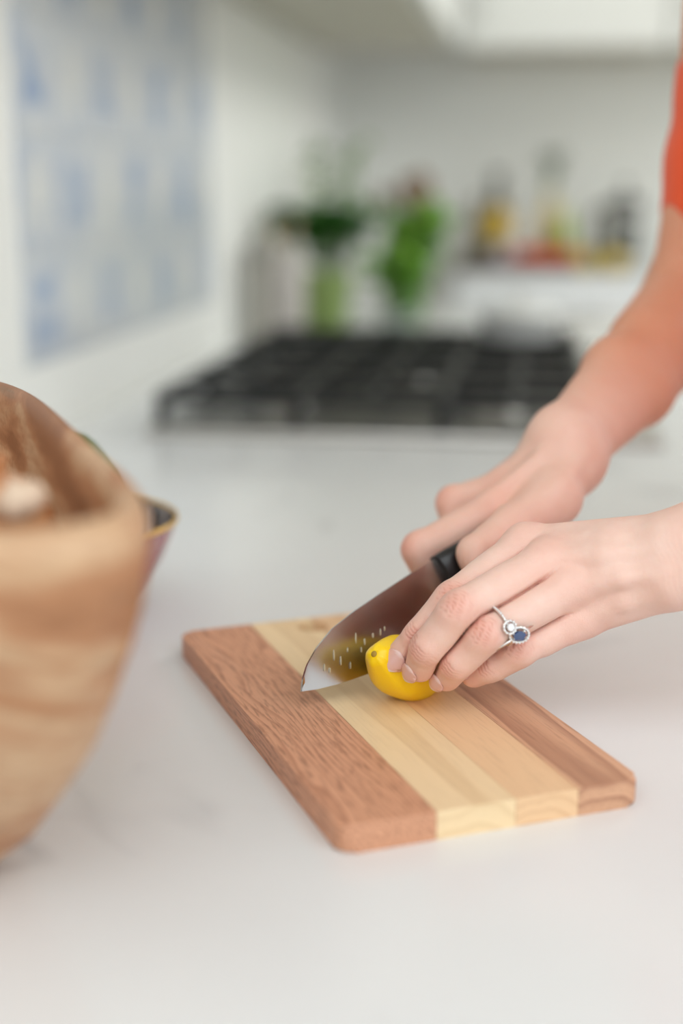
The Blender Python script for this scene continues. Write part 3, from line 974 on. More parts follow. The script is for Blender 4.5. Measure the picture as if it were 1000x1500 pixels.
#=PART4
# ------------------------------------------------------------------ the person: arms and hands
def skinmat():
    t = NT('skin')
    at_ = t.n('ShaderNodeAttribute', attribute_name='tint')
    s = t.n('ShaderNodeSeparateColor', {0: at_.outputs['Color']})
    red, crease, tan = s.outputs[0], s.outputs[1], s.outputs[2]
    v = t.obj()
    mott = t.noise(v, 90, 4, .6)
    big = t.noise(v, 22, 2)
    base = t.mix(mott, lin((231, 191, 175)), lin((242, 212, 198)))
    base = t.mix(t.math('MULTIPLY', t.ramp(big, [(.45, 0), (.7, 1)]), .3), base, lin((234, 184, 166)))
    base = t.mix(t.math('MULTIPLY', tan, .9), base, lin((216, 146, 112)))
    base = t.mix(t.math('MULTIPLY', red, .62), base, lin((226, 138, 116)))
    base = t.mix(t.math('MULTIPLY', crease, .5), base, lin((196, 112, 92)))  # crease redness, plus painted shade in the grooves between fingers
    t.set(Base_Color=base, Roughness=.46)
    t.b.inputs['Specular IOR Level'].default_value = .4
    t.b.inputs['Subsurface Weight'].default_value = .22
    t.b.inputs['Subsurface Radius'].default_value = (1, .32, .18)
    t.b.inputs['Subsurface Scale'].default_value = .0045
    vor = t.n('ShaderNodeTexVoronoi', {'Vector': v, 'Scale': 900.0}, feature='DISTANCE_TO_EDGE').outputs[0]
    n1 = t.noise(v, 420, 4, .6)
    h = t.math('ADD', t.math('MULTIPLY', t.ramp(vor, [(0, 0), (.12, 1)]), .35), n1)
    t.bump(h, .35, .0006)
    return t.m


SKIN = skinmat()


def hand(F, fingers, palm, arm, tend, palm_k=.010):
    """fingers: list of (joint centres, radii, dorsal vector); everything in camera axes"""
    D = F.empty()
    for a, b, ra, rb in arm + palm:
        F.cap(D, a, b, ra, rb, palm_k, margin=.03)
    for a, b, ra, rb in tend:
        F.cap(D, a, b, ra, rb, .0055)
    OUT = D.copy(); prev = None; GR = np.zeros(F.shape, np.float32)
    for J, R, dv in fingers:
        G = F.empty()
        dv = unit(dv)
        for i in range(3):
            F.cap(G, J[i], J[i + 1], R[i], R[i + 1], .0025)
        u = [unit(J[i + 1] - J[i]) for i in range(3)]
        # knuckle pads on the back, soft pads on the front of the finger
        F.cap(G, J[1] + dv * R[1] * .30 - u[0] * .003, J[1] + dv * R[1] * .28 + u[1] * .004, R[1] * .80, R[1] * .76, .004)
        F.cap(G, J[2] + dv * R[2] * .22 - u[1] * .002, J[2] + dv * R[2] * .18 + u[2] * .003, R[2] * .84, R[2] * .80, .003)
        for i in (0, 1):
            m = (J[i] + J[i + 1]) / 2 - dv * R[i + 1] * .30
            F.cap(G, m - u[i] * .006, m + u[i] * .006, R[i + 1] * .86, R[i + 1] * .86, .005)
        tp = J[3] - dv * R[3] * .22
        F.cap(G, tp - u[2] * .009, tp - u[2] * .001, R[3] * .88, R[3] * .86, .004)
        both = F.merge(D, G, .009)
        OUT = F.merge(OUT, both, .0009)
        if prev is not None:
            free = np.clip((D - .0005) / .006, 0, 1)        # only where the fingers stand clear of the palm
            near = np.clip(1 - np.abs(np.minimum(prev, G)) / .006, 0, 1)
            GR = np.maximum(GR, np.exp(-((prev - G) / .0011) ** 2) * near * free)
        prev = G if len(fingers) else None
    OUT = OUT + GR * .0024
    P, Q = F.mesh(OUT)
    ix = [np.clip(np.rint((P[:, i] - F.lo[i]) / F.v).astype(int), 0, F.shape[i] - 1) for i in range(3)]
    return P, Q, GR[ix[0], ix[1], ix[2]]


def creases(P, N, fingers, strong=1.0):
    """returns displacement along the normal and tint channels"""
    disp = np.zeros(len(P)); red = np.zeros(len(P)); cr = np.zeros(len(P))
    rs = np.random.RandomState(4)
    for J, R, dv in fingers:
        dv = unit(dv)
        u = [unit(J[i + 1] - J[i]) for i in range(3)]
        for ji, amp, lines in ((1, 1.0, None), (2, .8, (-.0032, -.0014, .0006, .0026))):
            ax_ = unit(u[ji - 1] + u[ji]); dl = unit(dv - ax_ * (dv @ ax_)); sd_ = np.cross(ax_, dl)
            d = P - J[ji]; near = np.linalg.norm(d, axis=1) < R[ji] * 2.4
            s, l, h = d[near] @ ax_, d[near] @ sd_, d[near] @ dl
            face = np.clip((N[near] @ dl) * 1.6 - .1, 0, 1)
            wob = .00035 * np.sin(l * 900 + ji) + .0002 * np.sin(l * 2100 + 2)
            if lines is None:
                g = np.zeros(len(s))
                for q_, c in enumerate((-.0066, -.0047, -.0029, -.0012, .0007, .0024, .0043, .0064)):
                    w_ = .0004 + .0001 * (q_ % 3)
                    ss = s + wob * (1 + .5 * (q_ % 2)) - c * (1.12 - .55 * (l / .0085) ** 2)
                    br = .55 + .45 * np.sin(l * (700 + 160 * q_) + 1.9 * q_)
                    g = np.maximum(g, np.exp(-(ss / w_) ** 2) * br * (1 - abs(c) * 50))
                g *= np.clip(1.3 - np.abs(l) / .0085, 0, 1)
            else:
                ss = s + wob + 12 * l * l
                g = sum(np.exp(-((ss - c) / .00042) ** 2) for c in lines) * np.clip(1.2 - np.abs(l) / .008, 0, 1)
            g = g * face
            disp[near] -= g * .00050 * amp * strong
            cr[near] = np.maximum(cr[near], np.clip(g, 0, 1) * strong)
            rr = np.exp(-(s / .0085) ** 2 - (l / .010) ** 2) * np.clip(face + .2, 0, 1)
            red[near] = np.maximum(red[near], rr * (.85 if ji == 1 else .5))
        # flushed fingertip
        d = np.linalg.norm(P - (J[3] + u[2] * .002), axis=1)
        red = np.maximum(red, np.exp(-(d / .011) ** 2) * .75)
        # knuckle at the root of the finger
        d = np.linalg.norm(P - J[0], axis=1)
        red = np.maximum(red, np.exp(-(d / .015) ** 2) * .55)
    return disp, red, cr


def nails(parent, fingers, spec, mat):
    for (J, R, dv), (wd_, ln, along, roll) in zip(fingers, spec):
        u = unit(J[3] - J[2]); d0 = unit(np.array(dv) - u * (np.array(dv) @ u)); s0 = np.cross(u, d0)
        ca, sa = cos(roll), sin(roll)
        d0, s0 = d0 * ca + s0 * sa, s0 * ca - d0 * sa
        Rn = R[3] * 1.05 + .0002
        c = J[3] + u * along
        nu, nv = 15, 17; top = []; cols = []
        for j in range(nv):
            y = (j / (nv - 1) - .5) * ln; yn = abs(2 * j / (nv - 1) - 1)
            hw = wd_ / 2 * (1 - max(0, yn - .0) ** 5 * .42) * (1 if j < nv - 1 else .86)
            row = []
            for i in range(nu):
                xn = 2 * i / (nu - 1) - 1
                th = xn * hw / Rn
                yy = y - (.0016 * xn * xn * (1 if y > 0 else -1) if yn > .3 else 0)
                drop = .35 * max(0, y) ** 2 / .02 + .1 * y * y / .02
                rad = Rn + .00035 - drop - (.0005 if yn > .95 and y < 0 else 0)
                row.append(c + u * yy + s0 * (rad * sin(th)) + d0 * (rad * cos(th)))
                edge_ = j >= nv - 3
                cols.append((1.0 if edge_ else 0.0, max(0, 1 - (yn if y < 0 else 9) * 0) if False else (1.0 if (y < 0 and (yy + ln / 2) < .0022 * (1 - xn * xn)) else 0), abs(xn), 1))
            top.append(row)
        bm = bmesh.new()
        layer = bm.verts.layers.float_color.new('tint')
        vt = []; k = 0
        for row in top:
            r_ = []
            for q in row:
                v_ = bm.verts.new(c2w(q)); v_[layer] = cols[k]; k += 1; r_.append(v_)
            vt.append(r_)
        fs = []
        for a_, b_ in zip(vt, vt[1:]):
            for i in range(nu - 1): fs.append(bm.faces.new((a_[i], a_[i + 1], b_[i + 1], b_[i])))
        bmesh.ops.recalc_face_normals(bm, faces=bm.faces[:])
        wdv = CM @ d0
        if sum(f.normal.dot(Vector(wdv)) for f in fs) < 0: bmesh.ops.reverse_faces(bm, faces=bm.faces[:])
        ext = bmesh.ops.extrude_face_region(bm, geom=fs)
        for v_ in [g for g in ext['geom'] if isinstance(g, bmesh.types.BMVert)]: v_.co += Vector(wdv) * .00045
        bmesh.ops.recalc_face_normals(bm, faces=bm.faces[:])
        link('fingernail', mesh_of(bm), mat, parent)


t = NT('nail')
a_ = t.n('ShaderNodeAttribute', attribute_name='tint'); s_ = t.n('ShaderNodeSeparateColor', {0: a_.outputs['Color']})
b_ = t.mix(s_.outputs[2], lin((236, 192, 186)), lin((232, 180, 168)))
b_ = t.mix(t.math('MULTIPLY', s_.outputs[1], .4), b_, lin((244, 222, 216)))
b_ = t.mix(t.math('MULTIPLY', s_.outputs[0], .8), b_, lin((248, 236, 224)))
t.set(Base_Color=b_, Roughness=.22)
t.b.inputs['Subsurface Weight'].default_value = .15; t.b.inputs['Subsurface Scale'].default_value = .003
NAIL = t.m

person = thing('person', W(.50, .83, -.91), 'person in an orange-red off-the-shoulder top slicing the lemon with both hands', 'person')
person.location = (0, 0, 0)

# ---- left hand (near, holding the lemon): dorsal vectors point away from the palm
dI = (-.22, .22, .95); dM = (-.45, .22, .86); dR = (-.48, .10, .88); dP = (-.62, .40, .68)
LF = [
    ([cc(770, 797, .775), cc(661, 878, .752), cc(613, 931, .752), cc(581, 965, .760)], [.0102, .0092, .0078, .0070], dI),
    ([cc(802, 822, .757), cc(672, 893, .732), cc(625, 950, .740), cc(614, 976, .753)], [.0108, .0100, .0088, .0080], dM),
    ([cc(838, 858, .750), cc(712, 928, .733), cc(668, 972, .743), cc(653, 991, .756)], [.0106, .0096, .0084, .0075], dR),
    ([cc(846, 905, .757), cc(764, 952, .748), cc(717, 978, .757), cc(692, 989, .764)], [.0100, .0082, .0072, .0062], dP),
]
wr = cc(985, 819, .737)
up_, fwd_ = np.array([0, 1, 0]), np.array([0, 0, 1])
w1, w2 = wr + np.array([0, .0085, -.002]), wr + np.array([0, -.0095, .001])
fa1 = np.array([.232, .011, -.718]); fa2 = np.array([.232, -.008, -.714])
elbow_l = np.array([.375, .062, -.66])
palmL = [
    (w1 + np.array([.012, .002, 0]), LF[0][0][0] + np.array([.002, -.0005, -.003]), .0145, .0100),
    (w1 + np.array([.012, -.003, .001]), LF[1][0][0] + np.array([.002, 0, -.002]), .0150, .0104),
    (w2 + np.array([.012, .006, .001]), LF[2][0][0] + np.array([.002, 0, -.002]), .0150, .0104),
    (w2 + np.array([.012, .003, -.001]), LF[3][0][0] + np.array([.002, .0, -.002]), .0150, .0098),
    (w1 + np.array([-.03, -.006, -.012]), LF[0][0][0] + np.array([.012, -.012, -.013]), .014, .010),
    (w2 + np.array([-.03, .006, -.012]), LF[3][0][0] + np.array([.012, .006, -.012]), .013, .011),
]
armL = [(w1, fa1, .0160, .0200), (w2, fa2, .0160, .0200), (fa1, elbow_l, .0215, .034), (fa2, elbow_l, .0215, .034)]
# thumb tucked under the palm, pressing the far side of the lemon
TH = ([cc(850, 850, .775), cc(760, 905, .792), cc(700, 935, .795), cc(665, 955, .793)], [.012, .0100, .0088, .0078], (.0, .3, -1))


def raise_t(a, b, r, off):     # tendon lying on the back of the hand
    a, b = np.array(a), np.array(b)
    return (a + np.array(off), b + np.array(off), r, r * .8)


tendL = []
for q in range(4):
    a_, b_, ra, rb = palmL[q]
    pt = lambda t_, f_=.84: b_ + (a_ - b_) * t_ + np.array([0, .10, 1]) * ((rb + (ra - rb) * t_) * f_)
    tendL += [(pt(.03, .85), pt(.35, .97), .0040, .0031), (pt(.35, .97), pt(.72, .93), .0031, .0027), (pt(.72, .93), pt(1.0, .74), .0027, .0024),
              (b_ + np.array([-.004, .0005, .0030]), b_ + np.array([.003, .0008, .0030]), .0083, .0078)]
allp = np.array([p for f in LF for p in f[0]])
lo = allp.min(0) - .03; hi = np.array([.318, allp[:, 1].max() + .035, allp[:, 2].max() + .04]); lo[2] -= .01
FL = Field(lo, hi, .00062)
P, Q, gv = hand(FL, LF + [TH], palmL, armL, tendL, .0065)
P = relax(P, Q, 2)
Nn = vnormals(P, Q)
ctr = P.mean(0)
# vdb quads may wind inwards
if ((P - FL.lo - 0) @ np.array([0, 0, 0])).sum() == 0:
    vol = np.einsum('ij,ij->i', P[Q[:, 0]], np.cross(P[Q[:, 1]], P[Q[:, 2]])).sum()
    if vol < 0: Q = Q[:, ::-1]; Nn = -Nn
disp, red, cr = creases(P, Nn, LF, 1.0); cr = np.maximum(cr, gv * .9)  # gv paints dark crevice shade between the fingers into the tint
# faint veins and skin folds across the wrist
fold = np.exp(-((P[:, 0] - wr[0] - .006 + .12 * (P[:, 1] - wr[1])) / .02) ** 2) * np.clip(Nn[:, 2], 0, 1)
wv = np.sin(P[:, 0] * 2300 + P[:, 1] * 600 + 2 * np.sin(P[:, 1] * 300))
disp -= fold * np.clip(wv, 0, 1) * .00010
P = P + Nn * disp[:, None]
# keep only skin this side of the box cut
red = np.maximum(red, np.clip(-Nn[:, 2] * 1.3, 0, 1) * .95 * np.clip((.19 - P[:, 0]) / .03, 0, 1))        # palms are pinker than the back
tint = np.stack([red * .9, cr, np.clip((P[:, 0] - .185) / .13, 0, .7)], 1)
parts = [(P, Q, tint)]

# ---- right hand (far, holding the knife)
k_ = .955
def r_(px, py, Z): return cc(px, py, Z)
RF = [
    ([cc(722, 748, .852), cc(611, 805, .846), cc(628, 846, .853), cc(652, 866, .857)], [.0118, .0095, .0083, .0075], (-.45, .80, .25)),
    ([cc(738, 716, .880), cc(662, 737, .886), cc(672, 790, .882), cc(700, 808, .872)], [.0118, .0100, .0088, .0078], (-.60, .75, .1)),
    ([cc(758, 700, .903), cc(690, 730, .915), cc(695, 780, .906), cc(722, 795, .892)], [.0115, .0098, .0085, .0075], (-.60, .75, .1)),
    ([cc(785, 690, .922), cc(730, 725, .937), cc(728, 768, .925), cc(748, 780, .910)], [.0105, .0088, .0076, .0066], (-.60, .75, .1)),
]
RT_ = ([cc(812, 730, .848), cc(752, 769, .828), cc(695, 811, .811), cc(706, 852, .806)], [.0130, .0125, .0102, .0085], (-.6, .1, .8))
wR = cc(835, 657, .872)
axR = unit(cc(1018, 447, 1.02) - wR); pR = unit(np.cross(axR, [0, 0, 1])); 
elR = cc(1022, 447, 1.02)
wa, wb_ = wR + pR * .0035, wR - pR * .0078
mid = wR + (elR - wR) * .42
palmR = [
    (wa, RF[0][0][0] + np.array([.003, -.004, -.002]), .0155, .0115),
    (wR, RF[1][0][0] + np.array([.003, -.003, 0]), .0162, .0120),
    (wb_, RF[2][0][0], .0158, .0115), (wb_, RF[3][0][0], .0150, .0110),
    (wa + np.array([-.006, -.008, .002]), RT_[0][0], .0150, .0135),
    (RT_[0][0], RF[0][0][0] + np.array([.014, -.010, .0]), .0125, .0115),
    (wR + np.array([0, -.01, 0]), RF[2][0][0] + np.array([.02, -.012, 0]), .018, .014),
]
shR = cc(1104, -70, .965)
armR = [(wa, mid + pR * .009, .0160, .0200), (wb_, mid - pR * .011, .0160, .0200),
        (mid + pR * .009, elR, .0200, .0345), (mid - pR * .011, elR, .0200, .0345),
        (wR + (elR - wR) * .65 - pR * .006, elR - pR * .002 + axR * -.01, .026, .0350),
        (elR, elR + (shR - elR) * .5, .0350, .0340), (elR + (shR - elR) * .5, shR, .0340, .044),
        (wb_ - pR * .0058 + axR * .004, wb_ - pR * .0052 + axR * .012, .0105, .0100)]
tendR = [(RF[0][0][0] + np.array([-.002, .0070, .004]), wR + np.array([-.006, .006, .013]), .0045, .0026),
         (RF[1][0][0] + np.array([-.002, .0080, .003]), wR + np.array([-.010, .010, .010]), .0045, .0026),
         (wR + np.array([.004, -.004, .014]), RT_[0][0] + np.array([.0, .004, .012]), .0036, .004)]
pts = np.array([p for f in RF + [RT_] for p in f[0]] + [elR, shR])
FR = Field(np.minimum(pts.min(0) - .03, 9), np.array([shR[0] + .012, pts[:, 1].max() - .02, pts[:, 2].max() + .045]), .0013)
P, Q, gv = hand(FR, RF + [RT_], palmR, armR, tendR, .012)
P = relax(P, Q, 2)
Nn = vnormals(P, Q)
vol = np.einsum('ij,ij->i', P[Q[:, 0]], np.cross(P[Q[:, 1]], P[Q[:, 2]])).sum()
if vol < 0: Q = Q[:, ::-1]; Nn = -Nn
disp, red, cr = creases(P, Nn, RF, .5); cr = np.maximum(cr, gv * .8)
tan = np.clip(((P - wR) @ axR - .0) / .10, 0, 1)
P = P + Nn * disp[:, None]
parts.append((P, Q, np.stack([red * .9, cr, .25 + .75 * tan], 1)))

# ---- torso, upper arms, neck and head (outside the frame, coarser)
def w2c(p): return (np.array(p) - np.array(CAM)) @ CM
sL = w2c((.285, .655, .46)); pel = w2c((.395, .86, -.06)); wai = w2c((.375, .86, .10)); che = w2c((.305, .845, .32))
sR2 = shR + np.array([.02, 0, 0]); nk = w2c((.285, .84, .52)); hd_ = w2c((.235, .835, .655)); knL = w2c((.42, .78, -.50)); knR = w2c((.42, .95, -.50))
ftL = w2c((.45, .77, -.85)); ftR = w2c((.45, .96, -.85))
wup = np.array([0, cos(PITCH), sin(PITCH)])
side = w2c((0, 1, 0)) - w2c((0, 0, 0))
Pt = [sL, sR2, hd_, ftL, ftR, elbow_l, elR, pel]
lo = np.array(Pt).min(0) - .16; hi = np.array(Pt).max(0) + .16
FT = Field(lo, hi, .0075)


def torso(D, g=0):
    for s_ in (-1, 1):
        FT.cap(D, pel + side * .075 * s_, wai + side * .05 * s_, .105 + g, .085 + g, .05, margin=.06)
        FT.cap(D, wai + side * .05 * s_, che + side * .07 * s_, .085 + g, .088 + g, .05, margin=.06)
    FT.cap(D, che + side * .06, che - side * .06, .092 + g, .092 + g, .05, margin=.06)


D = FT.empty(); torso(D)
for k in (sL, sR2): FT.cap(D, che + (k - che) * .5 + wup * .02, k, .055, .046, .05, margin=.06)
FT.cap(D, sL, elbow_l, .044, .0345, .02); FT.cap(D, elbow_l, fa1 + (elbow_l - fa1) * .36, .0330, .0245, .01); FT.cap(D, elbow_l, fa2 + (elbow_l - fa2) * .36, .0330, .0245, .01)
FT.cap(D, che + wup * .10, nk + wup * .03, .06, .052, .05, margin=.06)
fx = w2c((-1, 0, 0)) - w2c((0, 0, 0))
FT.cap(D, hd_ + wup * .035 - fx * .01, hd_ - wup * .0 + fx * .0, .082, .080, .03, margin=.05)
FT.cap(D, hd_ - wup * .055 + fx * .045, hd_ - wup * .02 + fx * .02, .042, .062, .04, margin=.05)
FT.cap(D, hd_ + fx * .088 - wup * .02, hd_ + fx * .078 + wup * .015, .012, .008, .02)
for a, b, c in ((pel + side * -.07, knL, ftL), (pel + side * .07, knR, ftR)):
    FT.cap(D, a, b, .085, .055, .04, margin=.06); FT.cap(D, b, c, .055, .038, .02)
    FT.cap(D, c - wup * .022, c + fx * .13 - wup * .028, .034, .026, .02)
P, Q = FT.mesh(D); P = relax(P, Q, 2)
vol = np.einsum('ij,ij->i', P[Q[:, 0]], np.cross(P[Q[:, 1]], P[Q[:, 2]])).sum()
if vol < 0: Q = Q[:, ::-1]
parts.append((P, Q, np.tile([[.05, 0, .7]], (len(P), 1))))
off = 0; PP = []; QQ = []; TT = []
for P, Q, tt in parts:
    PP.append(P); QQ.append(Q + off); TT.append(tt); off += len(P)
body = link('body', me_from(c2w(np.concatenate(PP)), np.concatenate(QQ), np.concatenate(TT)), SKIN, person)
nails(person, LF, [(.0134, .0142, -.0010, -.15), (.0118, .0128, .0008, -.1), (.0112, .0124, .0008, -.1), (.0090, .0100, .0006, .0)], NAIL)

# ---- clothes
def clothmat(name, c, sc=700, rough=.8):
    t = NT(name)
    n = t.noise(t.obj(), 14, 3)
    t.set(Base_Color=t.mix(n, [x * .92 for x in lin(c)], lin(c)), Roughness=rough)
    t.b.inputs['Sheen Weight'].default_value = .2
    t.bump(t.noise(t.obj(), sc, 2), .3, .0006)
    return t.m


TOP = clothmat('orange_red_cloth', (232, 84, 34))
lo2 = lo.copy(); FT = Field(lo, hi, .006)
D = FT.empty(); torso(D, .008)
FT.cap(D, che + (sL - che) * .5, sL, .062, .056, .05, margin=.06)
FT.cap(D, che + (sR2 - che) * .5, sR2, .062, .052, .05, margin=.06)
X, Y, Z = np.meshgrid(*FT.ax, indexing='ij')
hgt = lambda q: X * q[0] + Y * q[1] + Z * q[2]
H_ = hgt(wup) + CAM.z                                       # height above the worktop
D = np.maximum(D, H_ - .40)
D = np.maximum(D, -.05 - H_)
AL = FT.empty(); FT.cap(AL, sL, sL + (elbow_l - sL) * .8, .054, .050, .02, margin=.03)
dl = (elbow_l - sL) / np.linalg.norm(elbow_l - sL)
AL = np.maximum(np.maximum(AL, hgt(dl) - float((sL + (elbow_l - sL) * .55) @ dl)), H_ - .40)
D = np.minimum(D, AL)
P, Q = FT.mesh(D); P = relax(P, Q, 3)
vol = np.einsum('ij,ij->i', P[Q[:, 0]], np.cross(P[Q[:, 1]], P[Q[:, 2]])).sum()
if vol < 0: Q = Q[:, ::-1]
top_o = link('top', me_from(c2w(P), Q), TOP, person)
# right sleeve band, puffed, worn low on the upper arm
FS = Field(np.minimum(elR, shR) - .09, np.maximum(elR, shR) + np.array([.09, .02, .09]), .0022)
D = FS.empty()
ua = shR - elR; q1, q2 = elR + ua * .15, elR + ua * .80
cen = [elR + ua * f_ for f_ in (.25, .42, .62, .85)]
for a, b, ra, rb in ((cen[0], cen[1], .0362, .0374), (cen[1], cen[2], .0374, .0372), (cen[2], cen[3], .0372, .047)):
    FS.cap(D, a, b, ra, rb, .01, margin=.03)
X, Y, Z = np.meshgrid(*FS.ax, indexing='ij')
c1 = cc(975, 246, .97); n1 = unit([-.88, -.46, .1])       # lower hem
D = np.maximum(D, (X - c1[0]) * n1[0] + (Y - c1[1]) * n1[1] + (Z - c1[2]) * n1[2])
c2 = cc(992, 118, .96); n2 = unit([-.88, .46, .1])
D = np.maximum(D, (X - c2[0]) * n2[0] + (Y - c2[1]) * n2[1] + (Z - c2[2]) * n2[2])
P, Q = FS.mesh(D); P = relax(P, Q, 3)
vol = np.einsum('ij,ij->i', P[Q[:, 0]], np.cross(P[Q[:, 1]], P[Q[:, 2]])).sum()
if vol < 0: Q = Q[:, ::-1]
link('sleeve', me_from(c2w(P), Q), TOP, person)
# trousers and hair
FT = Field(lo, hi, .008)
D = FT.empty()
for s_ in (-1, 1): FT.cap(D, pel + side * .075 * s_, pel + side * .06 * s_ + wup * .04, .110, .102, .05, margin=.06)
for a, b, c in ((pel + side * -.07, knL, ftL), (pel + side * .07, knR, ftR)):
    FT.cap(D, a, b, .097, .068, .04, margin=.06); FT.cap(D, b, c, .068, .058, .02, margin=.04)
X, Y, Z = np.meshgrid(*FT.ax, indexing='ij')
H_ = X * wup[0] + Y * wup[1] + Z * wup[2] + CAM.z
D = np.maximum(np.maximum(D, H_ + .035), -.83 - H_)
P, Q = FT.mesh(D); P = relax(P, Q, 2)
vol = np.einsum('ij,ij->i', P[Q[:, 0]], np.cross(P[Q[:, 1]], P[Q[:, 2]])).sum()
if vol < 0: Q = Q[:, ::-1]
link('trousers', me_from(c2w(P), Q), clothmat('denim', (60, 76, 104)), person)
D = FT.empty()
FT.cap(D, hd_ + wup * .045 - fx * .02, hd_ - wup * .02 - fx * .03, .090, .082, .03, margin=.05)
FT.cap(D, hd_ - wup * .02 - fx * .045, hd_ - wup * .15 - fx * .07, .065, .035, .03, margin=.05)
P, Q = FT.mesh(D); P = relax(P, Q, 2)
vol = np.einsum('ij,ij->i', P[Q[:, 0]], np.cross(P[Q[:, 1]], P[Q[:, 2]])).sum()
if vol < 0: Q = Q[:, ::-1]
link('hair', me_from(c2w(P), Q), stripes('brown_hair', (92, 62, 42), (70, 46, 32), .5), person)

# eyes and lips
for sg in (-1, 1):
    e = hd_ + fx * .066 + side / np.linalg.norm(side) * (.030 * sg) + wup * .012
    bm = bmesh.new(); bmesh.ops.create_uvsphere(bm, u_segments=20, v_segments=12, radius=.0125)
    o = link('eye', mesh_of(bm), plain('eye_white', (232, 228, 222), .2), person, True, Vector(c2w(e)))
    bm = bmesh.new(); bmesh.ops.create_uvsphere(bm, u_segments=16, v_segments=10, radius=.0062)
    link('iris', mesh_of(bm), plain('iris_brown', (70, 50, 38), .1), o, True, Vector(CM @ (unit(fx) * .0075)))
lp = hd_ + fx * .084 - wup * .050
link('lips', tube_me([Vector(c2w(lp + unit(side) * (.022 * q) - fx * (.012 * q * q))) for q in (-1, -.6, -.2, .2, .6, 1)], [.001, .0045, .006, .006, .0045, .001], 10), plain('lip_skin', (196, 112, 104), .4), person)

# ---- rings on the left ring finger
J0, J1 = LF[2][0][0], LF[2][0][1]
silver = plain('white_gold', (232, 230, 226), .18, 1, var=.02)
dia = NT('diamond'); dia.set(Base_Color=(.97, .98, 1), Roughness=.03, IOR=2.2); dia.b.inputs['Transmission Weight'].default_value = .12
sap = NT('sapphire'); sap.set(Base_Color=lin((22, 58, 112)), Roughness=.05, IOR=1.77); sap.b.inputs['Coat Weight'].default_value = 1.0
uR = unit(J1 - J0)
rc = J0 + (J1 - J0) * .85
RB = (.0106 * (1 - .64) + .0096 * .64) + .0010
# frame square to the finger: e towards the lens, g towards the lower edge of the finger
e_ = unit(np.array([0, 0, 1.0]) - uR * uR[2]); g_ = unit(np.cross(uR, e_)); g_ = g_ if g_[1] < 0 else -g_


def ringpt(a, r=RB, ax_off=0.0, tilt=0.0):          # a = angle from e_ towards g_
    return rc + uR * (ax_off + tilt * sin(a)) + e_ * (r * cos(a)) + g_ * (r * sin(a) * 1.0)


ring = bpy.data.objects.new('ring', tube_me([Vector(c2w(ringpt(2 * pi * k / 64))) for k in range(64)], .00085, 10, True)); COL.objects.link(ring)
ring.data.materials.append(silver); ring.parent = person; ring['label'] = 'white metal ring with a row of tiny clear stones and a round cluster'
for p in ring.data.polygons: p.use_smooth = True


def gem_me(r, h, n=10, oval=1.0):
    bm = bmesh.new()
    bmesh.ops.create_icosphere(bm, subdivisions=1, radius=1)
    for v_ in bm.verts: v_.co = Vector((v_.co.x * r, v_.co.y * r * oval, max(-h, min(h * .8, v_.co.z * h * 1.4))))
    return mesh_of(bm)


def place(name, me, p, nrm, xdir, mat, parent, smooth=False):
    nrm = Vector(CM @ unit(nrm)); xd = Vector(CM @ unit(xdir)); xd = (xd - nrm * xd.dot(nrm)).normalized(); yd = nrm.cross(xd)
    o = link(name, me, mat, parent, smooth)
    o.matrix_world = Matrix.Translation(Vector(c2w(p))) @ Matrix((xd, yd, nrm)).transposed().to_4x4()
    return o


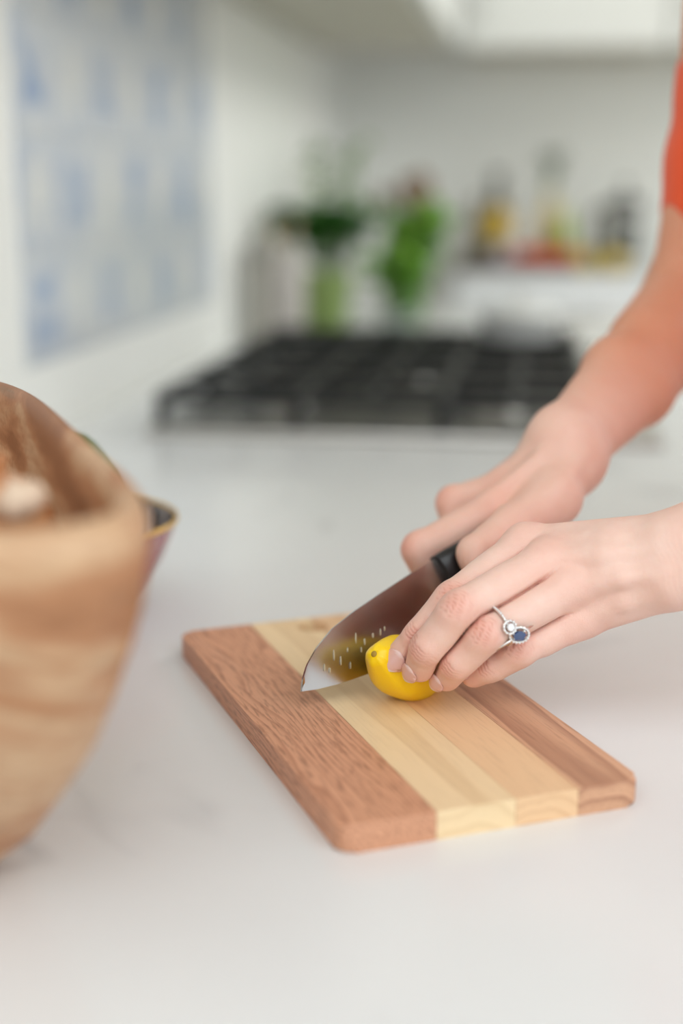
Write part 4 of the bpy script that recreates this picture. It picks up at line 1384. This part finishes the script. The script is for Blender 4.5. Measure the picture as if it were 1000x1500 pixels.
pave = gem_me(.00062, .0005)
for k in range(9):
    a = -1.10 + k * .125
    place('small_stone', pave, ringpt(a, RB + .0009), e_ * cos(a) + g_ * sin(a), uR, dia.m, ring)
ac = .12; nc = e_ * cos(ac) + g_ * sin(ac)
place('round_stone', gem_me(.0024, .0013), ringpt(ac, RB + .0024), nc, uR, dia.m, ring)
for k in range(12):
    b = 2 * pi * k / 12
    place('small_stone', pave, ringpt(ac, RB + .0018) + uR * (.0034 * cos(b)) + np.cross(nc, uR) * (.0034 * sin(b)), nc, uR, dia.m, ring)
place('setting', tube_me([(.0033 * cos(q), .0033 * sin(q), 0) for q in [2 * pi * i / 24 for i in range(24)]], .0007, 8, True), ringpt(ac, RB + .0012), nc, uR, silver, ring, True)
# second ring, slipped round, with the oval blue stone
a2 = .95; n2_ = unit(e_ * .72 + g_ * .65)
bc2 = rc + uR * .0015 + n2_ * (RB + .0024)
band = [rc + uR * (.0015 - .0085 * sin(2 * pi * k / 48) * 0 + (.0062 * -cos(2 * pi * k / 48 - 1.9))) + e_ * (RB + .0004) * cos(2 * pi * k / 48) + g_ * (RB + .0004) * sin(2 * pi * k / 48) for k in range(48)]
bme_ = tube_me([Vector(c2w(q)) for q in [
    cc(785, 912, .7380), cc(779, 915.5, .7335), cc(769, 923, .7300), cc(760, 931, .7285), cc(748, 938.5, .7282), cc(738, 944.5, .7288), cc(729, 949.5, .7298), cc(720, 954.5, .7315), cc(713, 959, .735), cc(708, 962, .742)]], .0009, 10)
ring2 = link('ring', bme_, silver, person); ring2['label'] = 'thin ring with an oval dark blue stone in a halo of tiny clear stones'
sc_ = cc(760.5, 930, .7268); ns = unit([-.02, -.25, .97]); ud = unit(cc(711, 952.5, .742) - cc(781, 914, .7412))
gdir = unit([1, .28, 0])
place('blue_stone', gem_me(.0039, .0016, oval=.78), sc_ + ns * .0012, ns, gdir, sap.m, ring2)
place('setting', tube_me([(.0048 * cos(q), .0039 * sin(q), 0) for q in [2 * pi * i / 28 for i in range(28)]], .0009, 8, True), sc_ - ns * .0002, ns, gdir, silver, ring2, True)
gy_ = np.cross(ns, gdir - ns * (gdir @ ns)); gx_ = unit(gdir - ns * (gdir @ ns))
for k in range(18):
    b = 2 * pi * k / 18
    place('small_stone', pave, sc_ + gx_ * (.0049 * cos(b)) + gy_ * (.0041 * sin(b)) + ns * .0006, ns, gdir, dia.m, ring2)
for b in (.7, 2.45, 3.8, 5.6):
    place('prong', mesh_of(box_bm((-.0003, -.0003, -.0008), (.0003, .0003, .0010), .0001, 1)), sc_ + gx_ * (.0032 * cos(b)) + gy_ * (.0025 * sin(b)) + ns * .0012, ns, gdir, silver, ring2)
